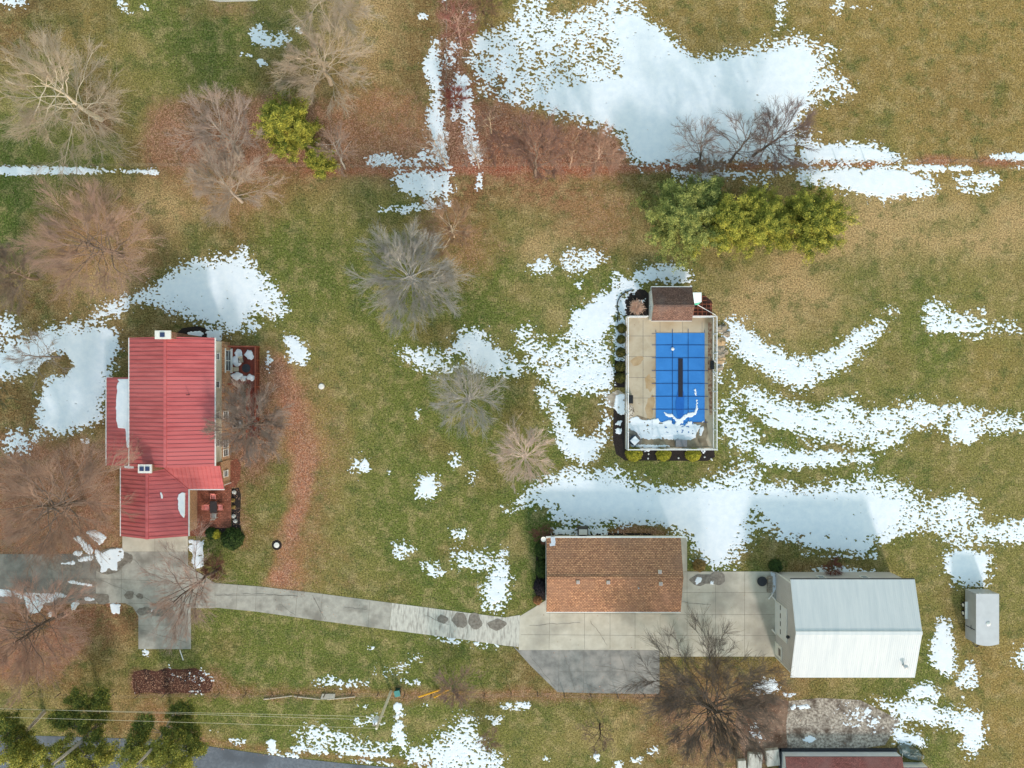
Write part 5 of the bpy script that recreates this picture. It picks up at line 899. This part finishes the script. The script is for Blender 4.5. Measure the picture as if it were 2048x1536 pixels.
# ------------------------------------------------------------------ bare trees
def nrm(a): return a / np.maximum(np.linalg.norm(a, axis=-1, keepdims=True), 1e-9)
def chains(rg, st, dr, ln, k, curl, up):
    pts = [st]; d = nrm(dr)
    for i in range(1, k):
        d = nrm(d + rg.normal(0, curl, d.shape) + np.array([0, 0, up])); pts.append(pts[-1] + d * (ln / (k - 1))[:, None])
    return np.stack(pts, 1)
def tubes(pts, r0, r1, sides):
    N, k, _ = pts.shape; d = nrm(pts[:, -1] - pts[:, 0]); ref = np.where(np.abs(d[:, 2:3]) > .9, np.array([[1., 0, 0]]), np.array([[0, 0, 1.]]))
    u = nrm(np.cross(d, ref)); w = np.cross(d, u); t = np.linspace(0, 1, k)
    rad = r0[:, None] * (1 - t) + r1[:, None] * t; an = 2 * np.pi * np.arange(sides) / sides
    off = np.cos(an)[None, :, None] * u[:, None] + np.sin(an)[None, :, None] * w[:, None]
    V = pts[:, :, None] + rad[:, :, None, None] * off[:, None]
    b = np.arange(N)[:, None, None] * k * sides + np.arange(k - 1)[None, :, None] * sides; s = np.arange(sides)[None, None]; s2 = (s + 1) % sides
    F = np.stack([b + s, b + s2, b + sides + s2, b + sides + s], -1)
    return V.reshape(-1, 3), F.reshape(-1, 4)
def kids(rg, pts, ln, n, t0, spread, ratio, outc=None, up=0.0, out=.35):
    N, k, _ = pts.shape; t = rg.uniform(t0, 1, (N, n)) ** .85; f = t * (k - 1); i = np.minimum(f.astype(int), k - 2); fr = (f - i)[..., None]
    ar = np.arange(N)[:, None]; a = pts[ar, i]; b = pts[ar, i + 1]; st = a + (b - a) * fr; d = nrm(b - a)
    rnd = nrm(rg.normal(0, 1, d.shape)); rnd = nrm(rnd - (rnd * d).sum(-1, keepdims=True) * d)
    dr = d + rnd * spread * rg.uniform(.5, 1.3, (N, n, 1)) + np.array([0, 0, up])
    if outc is not None: dr = dr + nrm(st - outc) * out
    l = ln[:, None] * ratio * rg.uniform(.55, 1.25, (N, n)) * (1.2 - .45 * t)
    return st.reshape(-1, 3), dr.reshape(-1, 3), l.reshape(-1)
BARKS = {}
def bark(c):
    if c not in BARKS: BARKS[c] = mat('bark_%d' % len(BARKS), C(*c), C(*[min(255, int(v * 1.18)) for v in c]), scale=6, rough=.9)
    return BARKS[c]
def bare_tree(label, base, cc, hc, rpx, h, col, twig=None, nl=12, n2=7, n3=8, n4=9, tr=.22, seed=1, curl=.16, rz=None, fork=.25, group='bare trees around the property', name='bare_tree', tw=.0082, cat='tree', lr=1.0, droop=.02):
    """base, crown centre (photo px of the crown at height hc), crown radius px, height"""
    rg = np.random.default_rng(seed); b = np.array(P(*base, 0)); c = np.array(P(*cc, hc)); R = rpx / FPX * (H - hc) * 1.1; rz = rz or (h - hc); nl = int(nl * 1.9); n2, n3, n4 = max(4, n2 - 1), max(4, n3 - 2), max(4, n4)
    t = empty(name, Vector(b), label, cat, group)
    top = np.array([c[0] * .8 + b[0] * .2, c[1] * .8 + b[1] * .2, h * .8])
    s = np.linspace(0, 1, 7)[:, None]; sp = b + (top - b) * s; sp[:, :2] = b[:2] + (top - b)[:2] * (s ** 1.3); sp += np.concatenate([np.zeros((1, 3)), rg.normal(0, h * .008, (6, 3))]); trunk = sp[None]
    VV, FF = tubes(trunk, np.array([tr]), np.array([tr * .22]), 9)
    # limbs reach for points spread over the crown ellipsoid
    k = np.arange(nl); ph = k * 2.39996 + rg.uniform(0, 6.28); zc = np.linspace(-.45, .95, nl) + rg.uniform(-.08, .08, nl); zc = np.clip(zc, -.6, .98); hor = np.sqrt(1 - zc ** 2)
    tgt = c + np.stack([R * hor * np.cos(ph), R * hor * np.sin(ph), rz * zc], 1) * rg.uniform(.66, 1.04, (nl, 1))
    f = fork + (1 - fork) * (zc - zc.min()) / (zc.max() - zc.min()) * .9; i = np.minimum((f * 6).astype(int), 5); fr = (f * 6 - i)[:, None]; st = sp[i] * (1 - fr) + sp[i + 1] * fr
    dv = tgt - st; ln = np.linalg.norm(dv, axis=1) * .86 * lr
    L1 = chains(rg, st, nrm(dv) + np.array([0, 0, -.04]), ln, 7, curl, .03); r1 = tr * (.32 - .15 * f) * rg.uniform(.55, 1.1, nl)
    v2, f2 = tubes(L1, r1, np.full(nl, .018), 6); FF = np.concatenate([FF, f2 + len(VV)]); VV = np.concatenate([VV, v2])
    o1 = link_mesh('trunk', np_mesh('trunk', VV - b, FF, True), bark(col), t)
    oc = c - np.array([0, 0, rz * .5])
    s2, d2, l2 = kids(rg, L1, ln, n2, .15, .62, .5, oc, 0, .3); l2 = np.clip(l2, .5, R * .6); L2 = chains(rg, s2, d2, l2, 5, curl * .9, droop)
    s3, d3, l3 = kids(rg, L2, l2, n3, .1, .7, .62, oc, 0, .4); L3 = chains(rg, s3, d3, l3, 4, curl * .8, droop)
    s4, d4, l4 = kids(rg, L3, l3, n4, .05, .7, .75, oc, 0, .3); L4 = chains(rg, s4, d4, np.maximum(l4, .3), 3, curl * .7, droop)
    out_v, out_f, off = [], [], 0
    for Lx, ra, rb, sd in ((L2, tr * .09, .011, 5), (L3, .013, .008, 4), (L4, tw, tw * .6, 3)):
        a, q = tubes(Lx, np.full(len(Lx), ra), np.full(len(Lx), rb), sd); out_v.append(a); out_f.append(q + off); off += len(a)
    link_mesh('crown', np_mesh('crown', np.concatenate(out_v) - b, np.concatenate(out_f)), bark(twig or col), t)
    return t
PALE = (176, 164, 148); GREY = (144, 139, 134); BRN = (118, 102, 92); DRK = (88, 78, 72); PNK = (190, 172, 162); TAN = (172, 158, 142)
BT = [  # label, base, crown centre, hc, rpx, h, limb colour, twig colour, options
 ('huge pale sycamore with crooked white limbs in the upper left corner', (203, 240), (120, 190), 10, 128, 16, (184, 174, 158), (164, 150, 134), dict(tr=.3, nl=15, n2=6, n3=8, n4=11, curl=.22, fork=.2)),
 ('grey brown bare tree rising from the big leaf circle', (487, 312), (452, 262), 7, 78, 12, (150, 138, 130), (154, 138, 130), dict(tr=.24)),
 ('pale tan bare tree with forked limbs near the top left of the hedgerow', (662, 168), (650, 132), 7, 88, 12, (160, 146, 128), (166, 150, 134), dict(tr=.3, n4=11)),
 ('pale tan bare tree cut by the top edge of the picture', (690, 22), (678, -2), 7, 86, 12, PALE, TAN, dict(tr=.28, n4=11)),
 ('slender grey tree beside the golden conifer', (690, 337), (674, 290), 6, 42, 9, GREY, (140, 118, 106), dict(tr=.13, nl=9, n2=5, n3=6)),
 ('hazy grey tree standing in dry lawn below the upper fence', (484, 404), (455, 365), 6, 86, 10, (152, 140, 130), (160, 144, 132), dict(tr=.2)),
 ('wide reddish twigged tree on the lawn north of the farmhouse', (246, 512), (182, 488), 7, 122, 11, (104, 90, 82), (158, 132, 118), dict(tr=.3, nl=14, n3=8, n4=11)),
 ('grey tree half out of the picture at the left edge', (74, 558), (22, 545), 7, 62, 10, (140, 120, 106), (128, 112, 100), dict(tr=.2)),
 ('dense round silver grey tree in the middle of the lawn', (832, 572), (822, 553), 6, 102, 10, (158, 154, 150), (150, 146, 141), dict(tr=.3, nl=22, n2=8, n3=8, n4=9, curl=.1, tw=.0095)),
 ('small thin tree with a pale forked stem just below the hedgerow corner', (908, 474), (905, 456), 5, 56, 8, (190, 176, 156), (150, 122, 100), dict(tr=.13, nl=9)),
 ('open grey tree standing at the edge of the central snow', (938, 802), (938, 792), 6, 70, 9, (158, 154, 150), (152, 148, 144), dict(tr=.2, nl=15, n4=5, tw=.0095)),
 ('round pinkish white bare tree between the lawn and the snow', (1050, 914), (1048, 908), 5, 62, 7.5, PNK, (188, 168, 158), dict(tr=.18, nl=18, n2=7, n3=6, n4=5, curl=.1, tw=.0105)),
 ('brown hazy tree on red leaves beside the hedgerow', (1072, 352), (1068, 288), 6, 58, 10, BRN, (128, 100, 90), dict(tr=.2)),
 ('small tan tree at the edge of the snowfield', (1190, 336), (1196, 300), 5, 46, 8, (176, 150, 134), (160, 128, 112), dict(tr=.13, nl=9)),
 ('thin sapling between the brown tree and the small tan tree', (1140, 336), (1146, 290), 5, 30, 8, (166, 140, 124), (140, 108, 94), dict(tr=.09, nl=7, n2=5, n3=5)),
 ('dark fan shaped tree on the snow, nearest the hedgerow', (1395, 328), (1392, 280), 5.5, 50, 9, DRK, (118, 102, 96), dict(tr=.16, nl=11, n2=6, n3=5, n4=4)),
 ('dark spreading tree in the middle of the group on the snow', (1460, 323), (1490, 275), 6, 58, 10, DRK, (112, 98, 92), dict(tr=.18, nl=12, n2=6, n3=5, n4=5)),
 ('dark dense tree furthest right in the group on the snow', (1506, 312), (1570, 272), 6, 68, 10, DRK, (110, 94, 90), dict(tr=.2, nl=14, n4=6)),
 ('young bare tree in a cleared circle on the snow near the farmhouse', (120, 715), (68, 712), 4.5, 50, 8, (130, 116, 106), (140, 128, 120), dict(tr=.14, nl=10, n2=5, n3=5, n4=4)),
 ('huge reddish brown tree west of the farmhouse wing', (168, 1006), (112, 1000), 8, 138, 13, (106, 93, 84), (146, 122, 108), dict(tr=.4, nl=17, n3=8, n4=11)),
 ('large tree with long straight limbs below the driveway at the left edge', (128, 1228), (52, 1272), 9, 108, 14, (92, 80, 73), (152, 124, 112), dict(tr=.24, nl=15, n3=8, n4=11)),
 ('leaning pinkish tree spreading over the driveway bend', (440, 1136), (358, 1196), 9, 86, 13, (88, 74, 68), (150, 128, 120), dict(tr=.22, nl=12, n4=5)),
 ('dark reddish tree crowding the deck and east wall of the farmhouse', (536, 845), (494, 848), 5, 74, 8, (100, 88, 83), (136, 122, 114), dict(tr=.2, nl=17, n3=8, n4=11)),
 ('big dark bare tree near the front fence beside the barn', (1399, 1398), (1424, 1384), 8, 132, 14, (76, 68, 62), (92, 83, 77), dict(tr=.36, nl=20, n2=7, n3=8, n4=10, tw=.0115)),
 ('tight round twiggy shrub tree beside the yellow guard tubes', (907, 1380), (912, 1370), 2.5, 42, 4.5, DRK, (136, 112, 102), dict(tr=.12, nl=14, n2=6, n3=5, n4=5)),
 ('small crooked black stemmed tree in the front lawn', (1200, 1448), (1196, 1474), 3.5, 36, 5.5, (58, 48, 44), (120, 100, 86), dict(tr=.12, nl=7, n2=4, n3=4, n4=3, curl=.3)),
 ('low twiggy shrub in the front lawn near the snow', (976, 1480), (980, 1476), 1.2, 24, 2.2, DRK, (132, 110, 94), dict(tr=.06, nl=9, n2=5, n3=4, n4=3)),
 ('low red brown twiggy bush against the north wall of the barn', (1662, 1138), (1662, 1132), 1.2, 18, 2.2, DRK, (110, 66, 58), dict(tr=.06, nl=10, n2=5, n3=5, n4=3)),
 ('brown tangled shrub beside the driveway bend', (432, 1136), (430, 1134), 1, 24, 2, (84, 58, 50), (104, 70, 60), dict(tr=.07, nl=12, n2=6, n3=5, n4=3)),
 ('thin leaning tree at the left side of the hedgerow strip', (894, 333), (864, 285), 6, 32, 9, (170, 154, 138), (140, 118, 104), dict(tr=.1, nl=7, n2=5, n3=5, n4=4)),
 ('thin leaning tree at the right side of the hedgerow strip', (958, 336), (942, 292), 6, 28, 9, (160, 146, 136), (140, 120, 110), dict(tr=.11, nl=7, n2=5, n3=5, n4=4)),
 ('small pale sapling on brown leaves right of the hedgerow', (983, 270), (980, 240), 4, 24, 7, (196, 176, 150), (130, 104, 92), dict(tr=.07, nl=6, n2=4, n3=4, n4=4)),
 ('tangle of thin saplings at the top of the red hedgerow', (922, 92), (914, 45), 5, 42, 9, (160, 128, 118), (134, 88, 80), dict(tr=.1, nl=10, n2=5, n3=5, n4=4)),
 ('low dark brush at the top edge beside the hedgerow', (968, 30), (968, 22), 1.5, 34, 3, (100, 76, 66), (116, 92, 70), dict(tr=.07, nl=12, n2=6, n3=5, n4=3)),
 ('pale brush pile of branches under the dark trees by the upper fence', (1420, 336), (1418, 345), 1.2, 38, 2.2, (150, 134, 124), (140, 124, 116), dict(tr=.07, nl=13, n2=6, n3=4, n4=3)),
 ('reddish brush growing in the middle of the hedgerow', (912, 200), (912, 196), 1.5, 24, 3, (130, 74, 64), (126, 70, 62), dict(tr=.06, nl=12, n2=6, n3=5, n4=3)),
 ('grey brown brush beside the snow strip at the fence', (1000, 300), (1003, 292), 2, 34, 4, (110, 86, 78), (116, 88, 80), dict(tr=.08, nl=12, n2=6, n3=5, n4=4)),
 ('bare climbing shrub at the north west corner of the garage', (1086, 1072), (1085, 1068), 1.5, 20, 2.6, (104, 78, 66), (108, 74, 62), dict(tr=.06, nl=10, n2=6, n3=5, n4=3)),
 ('bare dark bush at the left edge near the snow', (2, 800), (0, 790), 2, 24, 3.5, (80, 76, 62), (84, 86, 60), dict(tr=.08, nl=10, n2=5, n3=5, n4=4)),
]
for i, (lb, b, c, hc, rp, h, c1, c2, kw) in enumerate(BT):
    low = h < 4.6
    bare_tree(lb, b, c, hc, rp, h, c1, c2, seed=100 + i, name='bare_shrub' if low else 'bare_tree', cat='shrub' if low else 'tree', group='bare shrubs' if low else 'bare trees', **kw)
# ------------------------------------------------------------------ evergreens
def leaves(rg, cen, nrmv, m, spread, sz, up=.5):
    """m leaf quads round every clump centre"""
    N = len(cen); p = cen[:, None] + rg.normal(0, spread, (N, m, 3)); n = nrm(nrmv[:, None] + rg.normal(0, .7, (N, m, 3)) + np.array([0, 0, up])); p = p.reshape(-1, 3); n = n.reshape(-1, 3)
    r = nrm(rg.normal(0, 1, n.shape)); u = nrm(np.cross(n, r)); w = np.cross(n, u); s = sz * rg.uniform(.6, 1.4, (len(p), 1))
    V = np.stack([p - u * s, p - w * s * .55, p + u * s, p + w * s * .55], 1).reshape(-1, 3); return V, np.arange(4 * len(p)).reshape(-1, 4)
FOL = {}
def foliage(name, ca, cb):
    if name not in FOL: FOL[name] = mat(name, C(*ca), C(*cb), attr='tint', rough=.75, spec=.2)
    return FOL[name]
def fol_obj(parent, V, F, tint, m, name='foliage'):
    me = np_mesh(name, V, F); a = me.attributes.new('tint', 'FLOAT', 'FACE'); a.data.foreach_set('value', np.clip(tint, 0, 1).astype(np.float32)); return link_mesh(name, me, m, parent)
def conifer(label, base, cc, hc, rpx, h, fm, seed, nb=70, group='evergreen trees', tr=.2, tnt=(.35, .25), leaf=.11, name='conifer'):
    rg = np.random.default_rng(seed); b = np.array(P(*base, 0)); c = np.array(P(*cc, hc)); R = rpx / FPX * (H - hc) * 1.2; nb = int(nb * 1.3)
    t = empty(name, Vector(b), label, 'tree', group); top = np.array([c[0], c[1], h * .97]); s = np.linspace(0, 1, 6)[:, None]; sp = b + (top - b) * s
    V1, F1 = tubes(sp[None], np.array([tr]), np.array([.03]), 8); link_mesh('trunk', np_mesh('trunk', V1 - b, F1, True), bark((96, 80, 68)), t)
    # boughs: irregular, longer low down; foliage sprays sit along the outer part of each
    f = np.sort(rg.uniform(.12, 1, nb)); ph = np.arange(nb) * 2.39996 + rg.normal(0, .3, nb); prof = np.clip(1.3 * (1 - f) ** .5, .12, 1) * rg.uniform(.5, 1.15, nb)
    st = sp[0] + (sp[-1] - sp[0]) * f[:, None]; dr = np.stack([np.cos(ph), np.sin(ph), rg.uniform(.1, .55, nb)], 1); ln = R * prof
    B = chains(rg, st, dr, ln, 5, .12, .06); V2, F2 = tubes(B, np.full(nb, .05), np.full(nb, .012), 5); link_mesh('boughs', np_mesh('boughs', V2 - b, F2, True), bark((96, 80, 68)), t)
    s2, d2, l2 = kids(rg, B, ln, 13, .3, .8, .34); Cn = chains(rg, s2, d2, np.maximum(l2, .35), 4, .15, .12)
    cen = Cn[:, 1:].reshape(-1, 3); dirs = np.repeat(nrm(Cn[:, -1] - Cn[:, 0]), 3, 0)
    V, F = leaves(rg, cen, np.zeros_like(cen), 24, .14, leaf * .62, .8); rel = np.linalg.norm((cen - c)[:, :2], axis=1) / R
    tint = np.repeat(np.repeat(rg.normal(tnt[0], tnt[1], len(Cn)), 3) , 24) + rg.normal(0, .12, len(F))
    fol_obj(t, V - b, F, tint, fm); return t
FG = foliage('green_needles', (66, 86, 42), (186, 188, 106)); FY = foliage('yellow_needles', (74, 90, 36), (198, 190, 82)); FP = foliage('pine_needles', (70, 90, 44), (190, 180, 84))
conifer('grey green conifer at the left end of the evergreen row by the pool', (1352, 446), (1346, 452), 3.5, 66, 8, FG, 31, 90, 'conifers in the evergreen row', tnt=(.5, .28))
conifer('yellow conifer second from the left in the evergreen row', (1432, 450), (1436, 458), 3, 62, 7, FY, 32, 85, 'conifers in the evergreen row', tnt=(.5, .28))
conifer('yellow conifer third from the left in the evergreen row', (1518, 452), (1518, 458), 3, 58, 7, FY, 33, 80, 'conifers in the evergreen row', tnt=(.52, .28))
conifer('yellow green conifer at the right end of the evergreen row', (1604, 448), (1606, 456), 3.5, 60, 8, FY, 34, 90, 'conifers in the evergreen row', tnt=(.42, .3))
conifer('small green conifer at the back of the evergreen row', (1398, 412), (1400, 408), 3, 42, 6, FG, 36, 50, 'conifers in the evergreen row', tnt=(.3, .25))
conifer('bright golden conifer beside the leaf circle', (598, 275), (580, 262), 5, 50, 9.5, FY, 35, 80, 'evergreen trees', tnt=(.42, .28))
conifer('small golden conifer bough by the upper fence', (650, 336), (640, 318), 2.5, 24, 4.5, FY, 37, 26, 'evergreen trees', tnt=(.4, .25))
def pine(label, base, tip, h, clumps, seed, tr=.24):
    """tall roadside pine: bare curving trunk, separate whorls of needles; clumps = (px, py, height, radius px)"""
    rg = np.random.default_rng(seed); b = np.array(P(*base, 0)); e = np.array(P(*tip, h)); t = empty('pine_tree', Vector(b), label, 'tree', 'roadside pines')
    s = np.linspace(0, 1, 9)[:, None]; sp = b + (e - b) * s; sp[:, :2] += np.sin(s * 3.1)[:, :1] * np.array([[.35, -.1]])
    V1, F1 = tubes(sp[None], np.array([tr]), np.array([tr * .45]), 9); link_mesh('trunk', np_mesh('trunk', V1 - b, F1, True), bark((158, 153, 151)), t)
    bv, bf, off = [], [], 0; fv, ff, ft, o2 = [], [], [], 0
    for (x, y, hh, rp) in clumps:
        c = np.array(P(x, y, hh)); R = rp * 1.2 / FPX * (H - hh); a = sp[int(np.clip(round((hh - .8) / h * 8), 1, 8))]
        Bm = chains(rg, a[None], (c - a)[None], np.array([np.linalg.norm(c - a)]), 5, .06, .0); q, g = tubes(Bm, np.array([.06]), np.array([.02]), 5); bv.append(q); bf.append(g + off); off += len(q)
        nbr = 16; dr = nrm(rg.normal(0, 1, (nbr, 3)) * np.array([1, 1, .45])); L2 = chains(rg, np.repeat(c[None], nbr, 0), dr, R * rg.uniform(.5, 1.05, nbr), 4, .2, .05); q, g = tubes(L2, np.full(nbr, .022), np.full(nbr, .008), 4); bv.append(q); bf.append(g + off); off += len(q)
        s3, d3, l3 = kids(rg, L2, np.full(nbr, R), 8, .25, .9, .35); L3 = chains(rg, s3, d3, np.maximum(l3, .2), 3, .2, .1); cen = np.concatenate([L3[:, 1], L3[:, 2]])
        V, F = leaves(rg, cen, np.zeros_like(cen), 15, .17, .08, .7); fv.append(V); ff.append(F + o2); o2 += len(V); ft.append(np.repeat(rg.normal(.26 + (.26 if y > 1490 else 0), .24, len(cen)), 15) + rg.normal(0, .1, len(F)))
    link_mesh('boughs', np_mesh('boughs', np.concatenate(bv) - b, np.concatenate(bf), True), bark((112, 100, 92)), t)
    fol_obj(t, np.concatenate(fv) - b, np.concatenate(ff), np.concatenate(ft), FP, 'needles')
pine('roadside pine leaning out at the bottom left corner', (88, 1424), (-30, 1528), 12, [(20, 1448, 6, 24), (35, 1470, 6, 22), (8, 1480, 8, 26), (40, 1505, 8, 22), (70, 1500, 7, 20), (20, 1525, 10, 26), (60, 1528, 9, 20), (0, 1445, 9, 20), (48, 1488, 5, 14)], 51)
pine('middle roadside pine with a bare pale trunk above the road', (210, 1433), (105, 1528), 12, [(205, 1395, 4, 17), (155, 1400, 5, 20), (195, 1420, 4, 22), (118, 1438, 6, 16), (150, 1452, 6, 24), (190, 1450, 4, 20), (140, 1440, 5, 18), (195, 1490, 6, 24), (215, 1500, 6, 20), (170, 1512, 7, 24), (130, 1500, 8, 22), (100, 1515, 9, 24), (185, 1530, 8, 22), (150, 1540, 9, 24)], 52, .3)
pine('right hand roadside pine with a bare trunk over the road', (346, 1432), (275, 1528), 12, [(355, 1425, 3, 18), (375, 1415, 3, 14), (290, 1445, 6, 20), (282, 1465, 6, 16), (365, 1452, 4, 20), (380, 1462, 4, 18), (345, 1475, 6, 22), (380, 1490, 6, 20), (395, 1500, 5, 14), (320, 1500, 8, 20), (345, 1510, 8, 22), (300, 1510, 8, 20), (270, 1490, 7, 18), (260, 1520, 9, 20), (330, 1535, 9, 26), (365, 1528, 8, 20)], 53, .26)
def bush(px, py, rp, hgt, fm, label, cat='shrub', group=None, seed=1, tnt=(.4, .25), name='shrub', leaf=.07, sy=1.0, nt=900):
    rg = np.random.default_rng(seed); b = np.array([*P2(px, py), 0.]); R = rp / S; t = empty(name, Vector(b), label, cat, group)
    d = nrm(rg.normal(0, 1, (nt, 3))); d[:, 2] = np.abs(d[:, 2]); k = rg.uniform(.78, 1.04, (nt, 1)) * (1 + .07 * np.sin(d[:, :1] * 7 + seed) * np.sin(d[:, 1:2] * 6)); cen = d * k * np.array([R, R * sy, hgt])
    V, F = leaves(rg, cen, d, 7, .05, leaf, .2); fol_obj(t, V, F, np.repeat(rg.normal(tnt[0], tnt[1], nt), 7) + rg.normal(0, .1, len(F)), fm)
    ns = 9; st = np.zeros((ns, 3)); B = chains(rg, st, nrm(rg.normal(0, .7, (ns, 3)) + np.array([0, 0, 1.2])), np.full(ns, hgt * .8), 4, .1, .05); V1, F1 = tubes(B, np.full(ns, .025), np.full(ns, .008), 5); link_mesh('stems', np_mesh('stems', V1, F1), bark((84, 66, 54)), t); return t
FB = foliage('box_leaves', (48, 50, 24), (112, 106, 50)); FYB = foliage('yellow_box_leaves', (100, 104, 32), (192, 180, 62)); FD = foliage('dark_leaves', (30, 46, 24), (76, 96, 44))
for i, (x, y, r, w) in enumerate([(1243, 657, 8.6, 'northernmost dark clipped shrub outside the west pool fence'), (1242, 679, 7.6, 'second dark clipped shrub from the north outside the west pool fence'), (1241, 705, 8.8, 'round dark shrub standing in snow midway along the west pool fence'), (1240, 734, 9.6, 'dark shrub fourth from the north along the west pool fence'), (1240, 756, 9.6, 'southernmost dark shrub along the west pool fence above the flagstones')]):
    bush(x, y, r, .95, FB, w, group='dark shrubs along the west pool fence', seed=60 + i)
for i, (x, y, r, w) in enumerate([(1267, 908, 16, 'largest yellow green ball shrub at the southwest corner of the pool fence'), (1326, 909, 14, 'middle yellow green ball shrub south of the pool fence'), (1385, 909, 14.5, 'right hand yellow green ball shrub south of the pool fence')]):
    bush(x, y, r, 1.15, FYB, w, group='ball shrubs south of the pool', seed=70 + i, sy=.85, nt=1300, tnt=(.5, .28))
bush(1549, 1130, 12, 1.3, FD, 'round dark green shrub at the north corner of the barn apron', seed=75)
bush(466, 1077, 22, 1.1, FD, 'large dark green shrub at the corner of the brick patio', seed=76, nt=1500, tnt=(.5, .3))
bush(424, 1066, 11, .7, FD, 'low dark shrub along the south edge of the brick patio', seed=77)
bush(433, 1068, 8, .6, FYB, 'small yellow grass tuft at the south edge of the brick patio', seed=78, nt=500)
bush(1083, 1098, 12, 1.6, FD, 'dark evergreen bush at the west wall of the garage, northernmost', group='dark bushes along the garage', seed=79, sy=1.6)
bush(1083, 1135, 12, 1.5, FD, 'dark evergreen bush midway along the west wall of the garage', group='dark bushes along the garage', seed=80, sy=1.6)
bush(1080, 1172, 12, 1.2, foliage('purple_leaves', (30, 26, 32), (62, 56, 62)), 'dark purple bush at the south end of the garage bed', group='dark bushes along the garage', seed=81, sy=1.5)
bush(1075, 1200, 8, .5, foliage('rust_leaves', (120, 80, 50), (176, 130, 90)), 'rusty dry plant beside the garage corner', seed=82, nt=400)
bush(1398, 1130, 12, .7, foliage('straw_leaves', (120, 96, 54), (176, 146, 92)), 'straw coloured dead plant by the east end of the garage', seed=83, nt=500)
rgg = np.random.default_rng(84); gb_ = np.array([*P2(1273, 615), 0.]); gt = empty('grass_clump', Vector(gb_), 'peach coloured ornamental grass clump in the dark bed by the pool shed', 'grass clump')
for nm_, k_, c1_, c2_ in (('outer_blades', 420, (232, 188, 162), (250, 222, 202)), ('inner_blades', 200, (214, 164, 136), (240, 200, 176))):
    a_g = rgg.uniform(0, 6.28, k_); st_g = rgg.normal(0, .12, (k_, 3)) * np.array([1, 1, 0]); dr_g = np.stack([np.cos(a_g), np.sin(a_g), rgg.uniform(.25, 1.6, k_)], 1); ch_g = chains(rgg, st_g, dr_g, rgg.uniform(.6, 1.15, k_) * (1 if nm_[0] == 'o' else .8), 5, .12, -.16)
    v_g, f_g = tubes(ch_g, np.full(k_, .03), np.full(k_, .012), 3); link_mesh(nm_, np_mesh(nm_, v_g, f_g), mat('peach_' + nm_, C(*c1_), C(*c2_), scale=6, rough=.8), gt)
for i, (x, y, c_) in enumerate([(469, 984, 'white'), (467, 1000, 'tan'), (468, 1014, 'tan'), (468, 1032, 'white'), (471, 1042, 'white')]):
    bush(x, y, 2.6, .3, foliage('straw_leaves', (120, 96, 54), (176, 146, 92)) if c_ == 'tan' else foliage('frosted', (180, 180, 176), (232, 232, 230)), '%s clipped plant in the black patio bed, %s from the north' % ('pale frosted' if c_ == 'white' else 'straw', ['first', 'second', 'third', 'fourth', 'fifth'][i]), cat='plant', group='small plants in the patio bed', seed=90 + i, nt=120, name='small_plant', leaf=.05)
